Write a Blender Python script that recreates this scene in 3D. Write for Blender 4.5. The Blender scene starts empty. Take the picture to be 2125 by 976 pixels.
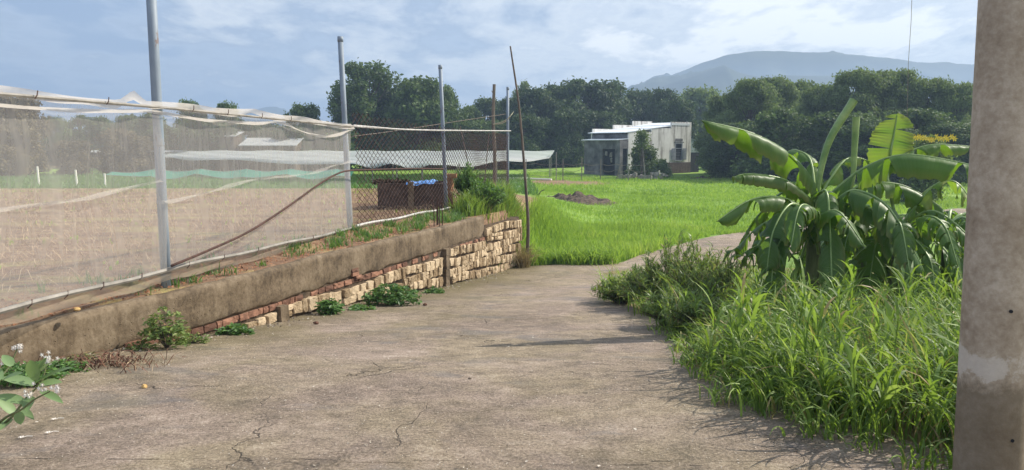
import bpy, math, random
import numpy as np
from mathutils import Vector, Matrix, noise as mnoise
R = math.radians
scene = bpy.context.scene
# ------------------------------------------------------------------ camera
TH = R(6.7); F = 1600.0; CZ = 1.6
cd = bpy.data.cameras.new("camera"); cam = bpy.data.objects.new("camera", cd)
scene.collection.objects.link(cam); scene.camera = cam
cam.location = (0, 0, CZ); cam.rotation_euler = (R(90) - TH, 0, 0)
cd.sensor_width = 36; cd.lens = F / 2125 * 36; cd.clip_start = .05; cd.clip_end = 9000
# ------------------------------------------------------------------ light
SUN_AZ = R(24)      # from +X towards +Y
SUN_EL = R(40)
sdir = Vector((math.cos(SUN_EL) * math.cos(SUN_AZ), math.cos(SUN_EL) * math.sin(SUN_AZ), math.sin(SUN_EL)))
sl = bpy.data.lights.new("sun", 'SUN'); sl.energy = 5.0; sl.angle = R(.5); sl.color = (1, .93, .80)
so = bpy.data.objects.new("sun", sl); scene.collection.objects.link(so)
so.rotation_euler = (-sdir).to_track_quat('-Z', 'Y').to_euler()
w = bpy.data.worlds.new("World"); scene.world = w; w.use_nodes = True
nt = w.node_tree; nt.nodes.clear()
def N(nt, t, **k):
    n = nt.nodes.new(t)
    for a, b in k.items():
        if a[0] == '_': setattr(n, a[1:], b)
        else: n.inputs[a.replace('__', ' ')].default_value = b
    return n
def LK(nt, a, b): nt.links.new(a, b)
def math_(nt, op, a, b=None, clamp=False):
    n = nt.nodes.new('ShaderNodeMath'); n.operation = op; n.use_clamp = clamp
    for i, v in enumerate((a, b)):
        if v is None: continue
        if isinstance(v, (int, float)): n.inputs[i].default_value = v
        else: nt.links.new(v, n.inputs[i])
    return n.outputs[0]
def ramp(nt, fac, stops):
    n = nt.nodes.new('ShaderNodeValToRGB'); e = n.color_ramp.elements
    while len(e) < len(stops): e.new(.5)
    for x, (p, c) in zip(e, stops):
        x.position = p; x.color = (*c, 1) if len(c) == 3 else c
    nt.links.new(fac, n.inputs[0]); return n.outputs[0]
def mixc(nt, fac, a, b, mode='MIX'):
    n = nt.nodes.new('ShaderNodeMix'); n.data_type = 'RGBA'; n.blend_type = mode
    for i, v in ((0, fac), (6, a), (7, b)):
        if isinstance(v, (int, float)): n.inputs[i].default_value = v
        elif isinstance(v, tuple): n.inputs[i].default_value = (*v, 1)
        else: nt.links.new(v, n.inputs[i])
    return n.outputs[2]
def noise(nt, vec, scale, detail=4, rough=.55, dist=0.0):
    n = N(nt, 'ShaderNodeTexNoise'); n.inputs['Scale'].default_value = scale
    n.inputs['Detail'].default_value = detail; n.inputs['Roughness'].default_value = rough
    n.inputs['Distortion'].default_value = dist
    if vec is not None: nt.links.new(vec, n.inputs['Vector'])
    return n.outputs['Fac']
def mapping(nt, vec, scale=(1, 1, 1), loc=(0, 0, 0), rot=(0, 0, 0)):
    n = N(nt, 'ShaderNodeMapping'); n.inputs['Scale'].default_value = scale
    n.inputs['Location'].default_value = loc; n.inputs['Rotation'].default_value = rot
    nt.links.new(vec, n.inputs['Vector']); return n.outputs[0]
sky = N(nt, 'ShaderNodeTexSky', _sky_type='NISHITA', _sun_disc=False)
sky.sun_elevation = SUN_EL; sky.sun_rotation = R(90) - SUN_AZ; sky.air_density = 1.4
bgs = N(nt, 'ShaderNodeBackground', Strength=.11); LK(nt, sky.outputs[0], bgs.inputs[0])
tc = N(nt, 'ShaderNodeTexCoord')
dirv = tc.outputs['Generated']
sep = N(nt, 'ShaderNodeSeparateXYZ'); LK(nt, dirv, sep.inputs[0])
# cloud layer seen from below: project the view direction on a plane overhead
zz = math_(nt, 'ADD', math_(nt, 'MAXIMUM', sep.outputs[2], 0.0), .16)
cx = math_(nt, 'DIVIDE', sep.outputs[0], zz); cy = math_(nt, 'DIVIDE', sep.outputs[1], zz)
cmb = N(nt, 'ShaderNodeCombineXYZ'); LK(nt, cx, cmb.inputs[0]); LK(nt, cy, cmb.inputs[1])
n1 = noise(nt, mapping(nt, cmb.outputs[0], (1.0, .8, 1), (3.2, 1.3, 0), (0, 0, .5)), 1.15, 9, .58, .3)
n2 = noise(nt, mapping(nt, cmb.outputs[0], (1, .7, 1), (7.2, 4.3, 2)), 2.6, 8, .6, .2)
# brightness rises towards the right, where the sun stands behind thin cloud
side = math_(nt, 'MULTIPLY', math_(nt, 'ADD', math_(nt, 'MULTIPLY', sep.outputs[0], .9), .50), 1.0, True)
dens = math_(nt, 'ADD', math_(nt, 'MULTIPLY', n1, .50), math_(nt, 'MULTIPLY', n2, .52))
dens = math_(nt, 'ADD', math_(nt, 'MULTIPLY', math_(nt, 'SUBTRACT', dens, .5), 1.7), .50)
dens = math_(nt, 'ADD', dens, math_(nt, 'MULTIPLY', math_(nt, 'SUBTRACT', side, .44), .42))
ccol = ramp(nt, dens, [(.26, (.28, .385, .58)), (.36, (.41, .505, .67)), (.43, (.345, .435, .60)), (.50, (.54, .61, .73)), (.58, (.72, .77, .84)), (.64, (.62, .68, .78)), (.74, (1.0, 1.01, 1.02))])
bgc = N(nt, 'ShaderNodeBackground', Strength=.92); LK(nt, ccol, bgc.inputs[0])
ms = N(nt, 'ShaderNodeMixShader', Fac=.88); LK(nt, bgs.outputs[0], ms.inputs[1]); LK(nt, bgc.outputs[0], ms.inputs[2])
wo = N(nt, 'ShaderNodeOutputWorld'); LK(nt, ms.outputs[0], wo.inputs[0])
vs = scene.view_settings; vs.view_transform = 'Standard'; vs.look = 'None'; vs.gamma = 1; vs.exposure = 0.42; vs.use_curve_mapping = False
scene.cycles.use_denoising = True; scene.cycles.max_bounces = 8; scene.cycles.transparent_max_bounces = 24
scene.cycles.volume_bounces = 0; scene.cycles.use_fast_gi = False
rng = np.random.default_rng(11); rnd = random.Random(5)

# ------------------------------------------------------------------ pixel helpers (measuring only: they turn photo points into world points)
def ray(px, py):
    a = (px - 1062.5) / F; b = (488 - py) / F
    return a, math.cos(TH) + b * math.sin(TH), -math.sin(TH) + b * math.cos(TH)
def Pz(px, py, z):
    r = ray(px, py); t = (z - CZ) / r[2]; return Vector((r[0] * t, r[1] * t, z))
def Py(px, py, y):
    r = ray(px, py); t = y / r[1]; return Vector((r[0] * t, y, CZ + r[2] * t))

# ------------------------------------------------------------------ terrain
WY = np.array([-8, 6.43, 7.02, 7.77, 8.64, 9.72, 11.1, 12.3, 15.08, 17.24, 19.5, 24, 30, 60, 3000.])
WX = np.array([-7.9, -4.40, -4.18, -3.90, -3.52, -3.15, -2.72, -2.28, -1.32, -.60, .22, .9, 1.6, 2.5, 2.5])
def Wx(y): return np.interp(y, WY, WX)
def zroad(y): return np.interp(y, [-8, 3, 6.43, 7.77, 9.72, 12.2, 15.1, 17.2, 20, 30, 70, 100, 400], [.02, -.16, -.31, -.48, -.70, -.90, -1.20, -1.36, -1.5, -1.55, -1.5, -1.2, -1.6])
def zleft(y): return np.interp(y, [-8, 20, 26, 40, 55, 70, 110, 400], [.12, .12, -.0, -.8, -1.25, -1.45, -1.5, -1.6])
def sst(x): x = np.clip(x, 0, 1); return x * x * (3 - 2 * x)
def G(x, y):
    x = np.asarray(x, float); y = np.asarray(y, float)
    u = x - Wx(y)
    wdt = np.interp(y, [-8, 19, 21, 26, 40, 60], [.10, .10, .9, 2.2, 8, 20])
    k = np.where(y < 19, sst((u + .12) / .08), sst((u + .19 + wdt * .5) / wdt))
    strip = np.where(y < 19.5, .10 * sst((-u - .3) / .5), .10)
    zl = zleft(y) - .10 + strip
    zr = zroad(y) + .35 * sst((x - 14) / 25) * sst((y - 55) / 25)
    return zl * (1 - k) + zr * k
def g1(x, y): return float(G(x, y))

# ------------------------------------------------------------------ mesh + object helpers
C = scene.collection
def link(o, parent=None):
    C.objects.link(o)
    if parent is not None: o.parent = parent
    return o
def tag(o, label=None, cat=None, group=None, kind=None):
    if label: o['label'] = label
    if cat: o['category'] = cat
    if group: o['group'] = group
    if kind: o['kind'] = kind
    return o
def thing(name, loc, label, cat, group=None, rz=0):
    o = bpy.data.objects.new(name, None); o.empty_display_size = .2; link(o)
    o.location = loc; o.rotation_euler = (0, 0, rz); tag(o, label, cat, group); return o
def mesh_np(name, V, Fq, attrs=None, smooth=False):
    V = np.asarray(V, np.float32); Fq = np.asarray(Fq, np.int32); k = Fq.shape[1]
    me = bpy.data.meshes.new(name); me.vertices.add(len(V)); me.vertices.foreach_set('co', V.ravel())
    me.loops.add(Fq.size); me.loops.foreach_set('vertex_index', Fq.ravel())
    me.polygons.add(len(Fq)); me.polygons.foreach_set('loop_start', np.arange(0, Fq.size, k, dtype=np.int32))
    me.polygons.foreach_set('loop_total', np.full(len(Fq), k, np.int32))
    me.polygons.foreach_set('use_smooth', np.full(len(Fq), smooth, bool))
    for a, v in (attrs or {}).items():
        at = me.attributes.new(a, 'FLOAT', 'POINT'); at.data.foreach_set('value', np.asarray(v, np.float32))
    me.update(calc_edges=True); me.validate(); return me
class MB:
    """collects verts / faces of one part"""
    def __init__(s): s.v = []; s.f = []; s.a = []
    def add(s, v, f, a=0.5):
        b = len(s.v); s.v += [tuple(p) for p in v]; s.f += [tuple(i + b for i in q) for q in f]
        s.a += [a] * len(v) if not isinstance(a, (list, tuple)) else list(a)
    def box(s, c, d, rz=0, rot=None, a=.5, jit=0):
        m = rot if rot is not None else Matrix.Rotation(rz, 3, 'Z'); c = Vector(c)
        vs = []
        for z in (-.5, .5):
            for x, y in ((-.5, -.5), (.5, -.5), (.5, .5), (-.5, .5)):
                p = Vector((x * d[0], y * d[1], z * d[2]))
                if jit: p += Vector((rnd.uniform(-jit, jit), rnd.uniform(-jit, jit), rnd.uniform(-jit, jit)))
                vs.append(c + m @ p)
        s.add(vs, [(3, 2, 1, 0), (4, 5, 6, 7), (0, 1, 5, 4), (1, 2, 6, 5), (2, 3, 7, 6), (3, 0, 4, 7)], a)
    def tube(s, pts, r, n=6, cap=True, a=.5):
        pts = [Vector(p) for p in pts]; k = len(pts); rs = r if isinstance(r, (list, tuple)) else [r] * k
        b = len(s.v); up = Vector((0, 0, 1)); prev = None
        for i, p in enumerate(pts):
            t = (pts[min(i + 1, k - 1)] - pts[max(i - 1, 0)]).normalized()
            if prev is None: x = t.cross(up if abs(t.z) < .95 else Vector((1, 0, 0))).normalized()
            else: x = (prev - t * prev.dot(t)).normalized()
            prev = x; y = t.cross(x)
            for j in range(n):
                q = 2 * math.pi * j / n; s.v.append(tuple(p + (x * math.cos(q) + y * math.sin(q)) * rs[i])); s.a.append(a)
        for i in range(k - 1):
            for j in range(n):
                j2 = (j + 1) % n; s.f.append((b + i * n + j, b + i * n + j2, b + (i + 1) * n + j2, b + (i + 1) * n + j))
        if cap:
            s.f.append(tuple(b + j for j in range(n))[::-1]); s.f.append(tuple(b + (k - 1) * n + j for j in range(n)))
    def prism(s, poly, z0, z1, a=.5):
        n = len(poly); z0s = z0 if isinstance(z0, (list, tuple)) else [z0] * n; z1s = z1 if isinstance(z1, (list, tuple)) else [z1] * n
        vs = [(p[0], p[1], z) for p, z in zip(poly, z0s)] + [(p[0], p[1], z) for p, z in zip(poly, z1s)]
        s.add(vs, [tuple(range(n))[::-1], tuple(range(n, 2 * n))] + [(i, (i + 1) % n, n + (i + 1) % n, n + i) for i in range(n)], a)
    def build(s, name, mat, parent=None, smooth=False, loc=None):
        me = bpy.data.meshes.new(name); me.from_pydata(s.v, [], s.f)
        at = me.attributes.new('rnd', 'FLOAT', 'POINT'); at.data.foreach_set('value', s.a)
        if smooth: me.polygons.foreach_set('use_smooth', [True] * len(me.polygons))
        me.materials.append(mat); me.update()
        o = bpy.data.objects.new(name, me); link(o, parent)
        if loc is not None: o.location = loc
        return o
def obj_np(name, V, Fq, mat, parent=None, attrs=None, smooth=False):
    me = mesh_np(name, V, Fq, attrs, smooth); me.materials.append(mat)
    return link(bpy.data.objects.new(name, me), parent)
def grid_np(name, X, Y, Z, mat, parent=None, attrs=None, smooth=True):
    n, m = X.shape; V = np.stack([X, Y, Z], -1).reshape(-1, 3)
    i = np.arange(n - 1)[:, None] * m + np.arange(m - 1)[None]; i = i.ravel()
    return obj_np(name, V, np.stack([i, i + 1, i + m + 1, i + m], 1), mat, parent, {k: v.ravel() for k, v in (attrs or {}).items()}, smooth)
def catmull(P, n):
    P = [Vector(p) for p in P]; P = [P[0] * 2 - P[1]] + P + [P[-1] * 2 - P[-2]]
    out = []; segs = len(P) - 3
    for i in range(n):
        t = i / (n - 1) * segs; k = min(int(t), segs - 1); u = t - k; a, b, c, d = P[k:k + 4]
        out.append(.5 * ((2 * b) + (c - a) * u + (2 * a - 5 * b + 4 * c - d) * u * u + (-a + 3 * b - 3 * c + d) * u ** 3))
    return out

# ------------------------------------------------------------------ materials
def newmat(name):
    m = bpy.data.materials.new(name); m.use_nodes = True; nt = m.node_tree; nt.nodes.clear()
    out = N(nt, 'ShaderNodeOutputMaterial'); p = N(nt, 'ShaderNodeBsdfPrincipled'); p.inputs['Roughness'].default_value = .85
    p.inputs['Specular IOR Level'].default_value = .3
    LK(nt, p.outputs[0], out.inputs[0]); tc = N(nt, 'ShaderNodeTexCoord')
    return m, nt, p, tc.outputs['Object'], out
def bump(nt, p, h, strength=.5, dist=.02):
    b = N(nt, 'ShaderNodeBump'); b.inputs['Strength'].default_value = strength; b.inputs['Distance'].default_value = dist
    LK(nt, h, b.inputs['Height']); LK(nt, b.outputs[0], p.inputs['Normal'])
def attr(nt, name):
    a = N(nt, 'ShaderNodeAttribute'); a.attribute_name = name; return a.outputs['Fac']
def simple(name, c1, c2, scale=4, rough=.85, bs=.3, bd=.01, spec=.3, metal=0, detail=6, stretch=(1, 1, 1), rnd_amt=0):
    m, nt, p, oc, out = newmat(name)
    v = mapping(nt, oc, stretch)
    f = noise(nt, v, scale, detail, .62)
    if rnd_amt: f = math_(nt, 'ADD', f, math_(nt, 'MULTIPLY', math_(nt, 'SUBTRACT', attr(nt, 'rnd'), .5), rnd_amt))
    LK(nt, ramp(nt, f, [(.32, c1), (.68, c2)]), p.inputs['Base Color'])
    p.inputs['Roughness'].default_value = rough; p.inputs['Specular IOR Level'].default_value = spec; p.inputs['Metallic'].default_value = metal
    if bs: bump(nt, p, noise(nt, v, scale * 6, 5, .6), bs, bd)
    return m
def leafmat(name, stops, trans=.4, tcol=(.30, .42, .03), rough=.45, spec=.4, patch=None):
    m, nt, p, oc, out = newmat(name)
    f = attr(nt, 'rnd')
    if patch: f = math_(nt, 'ADD', f, math_(nt, 'MULTIPLY', math_(nt, 'SUBTRACT', noise(nt, oc, patch, 3), .5), 1.1))
    col = ramp(nt, f, stops); LK(nt, col, p.inputs['Base Color'])
    p.inputs['Roughness'].default_value = rough; p.inputs['Specular IOR Level'].default_value = spec
    tr = N(nt, 'ShaderNodeBsdfTranslucent'); LK(nt, mixc(nt, .55, col, tcol), tr.inputs[0])
    mx = N(nt, 'ShaderNodeMixShader', Fac=trans); LK(nt, p.outputs[0], mx.inputs[1]); LK(nt, tr.outputs[0], mx.inputs[2]); LK(nt, mx.outputs[0], out.inputs[0])
    return m
# ground: soil on the left field, grass turf on the right
M = {}
m, nt, p, oc, out = newmat("ground_soil_and_turf")
soil = attr(nt, 'soil')
a = noise(nt, oc, .9, 8, .6); b = noise(nt, oc, 7, 8, .7); c = noise(nt, mapping(nt, oc, (.6, 3.2, 1)), .5, 7, .68, .6)
sc = ramp(nt, math_(nt, 'ADD', math_(nt, 'MULTIPLY', math_(nt, 'ADD', math_(nt, 'MULTIPLY', a, .4), math_(nt, 'MULTIPLY', c, .6)), .55), math_(nt, 'MULTIPLY', b, .45)), [(.36, (.10, .052, .032)), (.46, (.19, .108, .066)), (.56, (.30, .19, .115)), (.68, (.42, .31, .19))])
sc = mixc(nt, math_(nt, 'MULTIPLY', math_(nt, 'SUBTRACT', c, .52), 5, True), sc, (.30, .27, .09))
gc = ramp(nt, math_(nt, 'ADD', math_(nt, 'MULTIPLY', noise(nt, oc, .25, 6, .6), .6), math_(nt, 'MULTIPLY', noise(nt, oc, 3, 8, .75), .4)), [(.34, (.085, .17, .022)), (.5, (.18, .30, .04)), (.66, (.28, .40, .06))])
LK(nt, mixc(nt, soil, gc, sc), p.inputs['Base Color'])
bump(nt, p, noise(nt, oc, 11, 8, .7), .9, .06); M['ground'] = m
# concrete road
m, nt, p, oc, out = newmat("worn_road_concrete")
fine = noise(nt, mapping(nt, oc, (1, 1, 1)), 52, 8, .80); mid = noise(nt, mapping(nt, oc, (1, 1.15, 1)), 2.6, 9, .70, .8); big = noise(nt, oc, .55, 5, .6)
st = noise(nt, mapping(nt, oc, (.8, 1.5, 1), rot=(0, 0, .5)), 6.5, 8, .75, .6)
t = math_(nt, 'ADD', math_(nt, 'ADD', math_(nt, 'MULTIPLY', fine, .48), math_(nt, 'MULTIPLY', mid, .22)), math_(nt, 'ADD', math_(nt, 'MULTIPLY', big, .12), math_(nt, 'MULTIPLY', st, .18)))
col = ramp(nt, t, [(.40, (.060, .047, .034)), (.465, (.185, .146, .108)), (.52, (.32, .255, .195)), (.59, (.51, .43, .345))])
patch_ = ramp(nt, noise(nt, mapping(nt, oc, (1, 1.6, 1), (4, 2, 0)), .95, 6, .6, .6), [(.56, (0, 0, 0)), (.64, (1, 1, 1))])
col = mixc(nt, math_(nt, 'MULTIPLY', patch_, .5), col, (.15, .145, .145))
edge = attr(nt, 'moss')
mossn = math_(nt, 'MULTIPLY', math_(nt, 'ADD', edge, math_(nt, 'MULTIPLY', math_(nt, 'SUBTRACT', noise(nt, oc, 1.3, 6, .65), .5), 1.6)), .75, True)
col = mixc(nt, mossn, col, mixc(nt, fine, (.06, .052, .02), (.19, .16, .07)))
hue = ramp(nt, noise(nt, oc, .7, 5, .6, .5), [(.40, (.97, .96, .87)), (.58, (1.0, .965, 1.0))]); col = mixc(nt, 1.0, col, hue, 'MULTIPLY')
vo = N(nt, 'ShaderNodeTexVoronoi', _feature='DISTANCE_TO_EDGE'); vo.inputs['Scale'].default_value = .42
wv = N(nt, 'ShaderNodeTexNoise'); wv.inputs['Scale'].default_value = 2.6; wv.inputs['Detail'].default_value = 7; LK(nt, oc, wv.inputs['Vector'])
va = N(nt, 'ShaderNodeVectorMath', _operation='MULTIPLY_ADD'); LK(nt, wv.outputs['Color'], va.inputs[0]); va.inputs[1].default_value = (.75, .75, 0); LK(nt, oc, va.inputs[2])
LK(nt, va.outputs[0], vo.inputs['Vector'])
ck = ramp(nt, vo.outputs['Distance'], [(.0, (1, 1, 1)), (.0032, (0, 0, 0))])
ckm = math_(nt, 'MULTIPLY', ck, ramp(nt, noise(nt, oc, .8, 3), [(.46, (0, 0, 0)), (.54, (1, 1, 1))]))
col = mixc(nt, math_(nt, 'MULTIPLY', ckm, .6), col, (.03, .022, .016))
LK(nt, col, p.inputs['Base Color'])
LK(nt, ramp(nt, mid, [(.35, (.62,) * 3), (.6, (.9,) * 3)]), p.inputs['Roughness'])
bump(nt, p, math_(nt, 'SUBTRACT', math_(nt, 'ADD', fine, math_(nt, 'MULTIPLY', mid, 1.4)), math_(nt, 'MULTIPLY', ckm, 1.2)), .75, .028); M['road'] = m
# wall concrete with run-off stains
m, nt, p, oc, out = newmat("rough_wall_concrete")
a = noise(nt, oc, 2.2, 8, .68); b = noise(nt, mapping(nt, oc, (7, 7, .5)), 1.0, 6, .7); g = noise(nt, oc, 22, 6, .7)
t = math_(nt, 'ADD', math_(nt, 'MULTIPLY', a, .5), math_(nt, 'ADD', math_(nt, 'MULTIPLY', b, .22), math_(nt, 'MULTIPLY', g, .28)))
LK(nt, ramp(nt, t, [(.38, (.045, .032, .020)), (.48, (.135, .098, .062)), (.6, (.24, .185, .125))]), p.inputs['Base Color'])
vz = N(nt, 'ShaderNodeTexVoronoi'); vz.inputs['Scale'].default_value = 26; LK(nt, oc, vz.inputs['Vector'])
pit = math_(nt, 'MULTIPLY', math_(nt, 'SUBTRACT', .22, vz.outputs['Distance'], True), ramp(nt, noise(nt, oc, 5, 4), [(.5, (0, 0, 0)), (.6, (1, 1, 1))]))
bump(nt, p, math_(nt, 'SUBTRACT', math_(nt, 'ADD', math_(nt, 'MULTIPLY', g, .5), a), math_(nt, 'MULTIPLY', pit, 8)), .7, .018); M['wallc'] = m
M['mortar'] = simple("dark_mortar", (.045, .032, .022), (.15, .105, .07), 9, .95, .8, .03)
M['stone'] = simple("sandstone_blocks", (.27, .19, .11), (.63, .49, .33), 7, .9, 1.0, .03, rnd_amt=.5)
M['brick'] = simple("red_clay_brick", (.12, .06, .04), (.31, .16, .105), 12, .9, .6, .012, rnd_amt=.5)
M['galv'] = simple("galvanised_post_metal", (.22, .25, .29), (.36, .39, .42), 3, .45, .1, .004, .5, .25, stretch=(1, 1, .3))
m, nt, p, oc, out = newmat("galvanised_post_rusty")
f1 = noise(nt, mapping(nt, oc, (2, 2, .5)), 3, 6, .6); rs = ramp(nt, noise(nt, mapping(nt, oc, (3, 3, 1)), 3.2, 7, .7), [(.60, (0, 0, 0)), (.66, (1, 1, 1))])
LK(nt, mixc(nt, math_(nt, 'MULTIPLY', rs, .8), ramp(nt, f1, [(.3, (.15, .19, .24)), (.7, (.26, .31, .37))]), (.13, .06, .035)), p.inputs['Base Color'])
p.inputs['Metallic'].default_value = .0; p.inputs['Roughness'].default_value = .6; p.inputs['Specular IOR Level'].default_value = .5; M['post'] = m
M['rust'] = simple("rusty_wire_iron", (.035, .018, .014), (.10, .05, .038), 14, .8, .2, .002)
M['wood'] = simple("grey_weathered_wood", (.10, .085, .07), (.26, .22, .18), 6, .9, .6, .01, stretch=(4, 4, .5))
M['bamboo'] = simple("dark_bamboo", (.06, .045, .035), (.20, .16, .13), 5, .7, .3, .004, stretch=(4, 4, .6))
M['pale'] = simple("pale_painted_bar", (.17, .155, .135), (.33, .305, .27), 5, .6, .2, .004)
M['striped'] = simple("pale_plastic_rope", (.30, .28, .27), (.62, .60, .58), 16, .6, .2, .004)
M['rope'] = simple("yellowish_rope", (.38, .35, .22), (.62, .58, .42), 20, .8, .3, .003)
M['houseleft'] = simple("grimy_dark_plaster", (.055, .055, .06), (.25, .24, .24), .9, .9, .3, .03)
m, nt, p, oc, out = newmat("white_plaster_stained")
a = noise(nt, oc, .7, 7, .65); b = noise(nt, mapping(nt, oc, (3.0, 3.0, .35)), .8, 6, .65)
b2 = math_(nt, 'MULTIPLY', ramp(nt, b, [(.50, (0, 0, 0)), (.66, (1, 1, 1))]), ramp(nt, math_(nt, 'MULTIPLY', N(nt, 'ShaderNodeSeparateXYZ').outputs[2], 1), [(0, (1, 1, 1)), (1, (1, 1, 1))]))
LK(nt, mixc(nt, math_(nt, 'MULTIPLY', b2, .75), ramp(nt, a, [(.3, (.62, .60, .56)), (.6, (.82, .80, .76))]), (.17, .14, .12)), p.inputs['Base Color']); M['plaster'] = m
M['roofw'] = simple("white_metal_roof", (.62, .66, .70), (.82, .85, .88), 1.5, .45, .1, .01, .5)
M['roofg'] = simple('weathered_pale_roof', (.30, .31, .30), (.45, .46, .45), 1.5, .7, .1)
M['litter'] = simple('leaf_litter', (.045, .022, .016), (.22, .11, .07), 22, .9, .2)
M['dark'] = simple("painted_interior_shade", (.010, .011, .014), (.03, .032, .036), 3, .9, 0)  # near-black colour standing in for shade inside openings, window and holes
M['shutter'] = simple("grey_blue_shutter", (.20, .22, .26), (.34, .36, .40), 5, .6, .2)
M['teal'] = simple("teal_grey_sheet", (.22, .30, .31), (.34, .43, .43), 3, .6, .2)
M['tank'] = simple("dark_brown_cement", (.05, .035, .028), (.14, .10, .08), 5, .95, .5, .02)
M['laterite'] = simple("laterite_block", (.20, .09, .045), (.44, .25, .13), 9, .95, .8, .03)
M['tarp'] = simple("blue_tarp", (.06, .20, .55), (.20, .42, .80), 7, .5, .6, .03, .5)
M['brush'] = simple("dry_brush", (.035, .025, .018), (.13, .095, .065), 9, .95, .3)
M['earth'] = simple("dark_turned_earth", (.045, .033, .024), (.17, .125, .09), 5, .95, .9, .05)
M['red_earth'] = simple("red_earth", (.20, .085, .045), (.44, .22, .12), 7, .95, .9, .03)
M['straw'] = simple("dry_straw", (.26, .17, .10), (.56, .43, .28), 5, .9, 0, rnd_amt=.6)
M['pebble'] = simple("small_pale_stones", (.20, .16, .12), (.58, .52, .44), 30, .9, .2, rnd_amt=.9)
M['bark'] = simple("tree_bark", (.05, .04, .032), (.15, .125, .10), 3, .95, .5, .03, stretch=(3, 3, .5))
M['white'] = simple("white_petal", (.80, .74, .68), (.92, .88, .82), 30, .7, 0)
M['yellow'] = simple("yellow_petal", (.75, .50, .02), (.9, .72, .06), 30, .7, 0)
# trees
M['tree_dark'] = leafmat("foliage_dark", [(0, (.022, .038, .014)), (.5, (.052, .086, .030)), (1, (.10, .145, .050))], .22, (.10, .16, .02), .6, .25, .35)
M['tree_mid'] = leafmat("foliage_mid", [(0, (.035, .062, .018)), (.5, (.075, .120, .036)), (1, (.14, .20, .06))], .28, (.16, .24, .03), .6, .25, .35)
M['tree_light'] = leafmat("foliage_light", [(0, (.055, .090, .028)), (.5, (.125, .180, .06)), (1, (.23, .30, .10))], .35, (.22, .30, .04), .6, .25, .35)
M['tree_dry'] = leafmat("foliage_dry", [(0, (.07, .055, .035)), (.5, (.13, .11, .06)), (1, (.22, .18, .10))], .25, (.18, .15, .05), .7, .2, .35)
M['grass'] = leafmat("field_grass_blades", [(0, (.08, .17, .022)), (.5, (.19, .33, .045)), (.85, (.30, .44, .07)), (1, (.42, .46, .13))], .5, (.42, .60, .06), .55, .3, .18)
M['weed'] = leafmat("tall_weed_blades", [(0, (.055, .105, .022)), (.5, (.15, .25, .055)), (.80, (.28, .40, .10)), (.93, (.42, .46, .18)), (.98, (.40, .28, .14))], .45, (.34, .50, .03), .5, .35)
M['weed2'] = leafmat("low_weed_leaves", [(0, (.04, .10, .025)), (.5, (.085, .18, .045)), (1, (.15, .28, .07))], .35, (.25, .42, .04), .5, .4)
M['shrub'] = leafmat("narrow_shrub_leaves", [(0, (.07, .12, .03)), (.5, (.16, .24, .07)), (.85, (.27, .36, .11)), (1, (.34, .20, .11))], .45, (.28, .38, .04), .45, .4)
M['calo'] = leafmat("grey_green_milkweed_leaf", [(0, (.16, .26, .11)), (1, (.26, .38, .18))], .35, (.30, .42, .10), .5, .4)
M['dryg'] = leafmat("dry_grass", [(0, (.14, .10, .05)), (1, (.34, .27, .14))], .3, (.3, .25, .08), .8, .2)
# banana leaf
m, nt, p, oc, out = newmat("banana_leaf_blade")
wv = N(nt, 'ShaderNodeTexWave', _bands_direction='X'); f = attr(nt, 'vein')
vein = math_(nt, 'FRACT', math_(nt, 'MULTIPLY', f, 60))
base = ramp(nt, math_(nt, 'ADD', math_(nt, 'MULTIPLY', attr(nt, 'rnd'), .8), math_(nt, 'MULTIPLY', noise(nt, oc, 5, 4), .3)), [(.1, (.032, .080, .020)), (.5, (.070, .145, .032)), (.8, (.15, .26, .05)), (1, (.32, .33, .08))])
base = mixc(nt, math_(nt, 'MULTIPLY', vein, .22), base, (.16, .28, .07))
edgeb = attr(nt, 'rim'); base = mixc(nt, math_(nt, 'MULTIPLY', edgeb, math_(nt, 'MULTIPLY', noise(nt, oc, 9, 4), 1.1, True)), base, (.26, .20, .09))
LK(nt, base, p.inputs['Base Color']); p.inputs['Roughness'].default_value = .45; p.inputs['Specular IOR Level'].default_value = .4
bump(nt, p, vein, .25, .004)
tr = N(nt, 'ShaderNodeBsdfTranslucent'); LK(nt, mixc(nt, .6, base, (.28, .50, .02)), tr.inputs[0])
mx = N(nt, 'ShaderNodeMixShader', Fac=.42); LK(nt, p.outputs[0], mx.inputs[1]); LK(nt, tr.outputs[0], mx.inputs[2]); LK(nt, mx.outputs[0], out.inputs[0]); M['bleaf'] = m
M['brib'] = simple("banana_midrib", (.14, .24, .06), (.30, .40, .14), 6, .4, 0, spec=.5)
M['bstem'] = simple("banana_pseudostem", (.06, .08, .03), (.19, .21, .09), 5, .6, .3, .01, stretch=(3, 3, .5))
M['bdead'] = simple("dry_banana_leaf", (.12, .075, .035), (.34, .24, .12), 6, .8, .4, .01)
# nets: fine mesh that lets part of the light through
def netmat(name, col, cover, sheen=.35, foldscale=3.0, var=.25, stretch=(1, 1, 1)):
    m, nt, p, oc, out = newmat(name)
    d = N(nt, 'ShaderNodeBsdfDiffuse'); tl = N(nt, 'ShaderNodeBsdfTranslucent'); tp = N(nt, 'ShaderNodeBsdfTransparent')
    d.inputs[0].default_value = (*col, 1); tl.inputs[0].default_value = (*col, 1)
    a = N(nt, 'ShaderNodeMixShader', Fac=.5); LK(nt, d.outputs[0], a.inputs[1]); LK(nt, tl.outputs[0], a.inputs[2])
    nz = noise(nt, mapping(nt, oc, stretch), foldscale, 5, .6, 1.2)
    cv = math_(nt, 'ADD', cover - var / 2, math_(nt, 'MULTIPLY', nz, var), True)
    b = N(nt, 'ShaderNodeMixShader'); LK(nt, cv, b.inputs[0]); LK(nt, tp.outputs[0], b.inputs[1]); LK(nt, a.outputs[0], b.inputs[2]); LK(nt, b.outputs[0], out.inputs[0])
    return m
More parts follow.
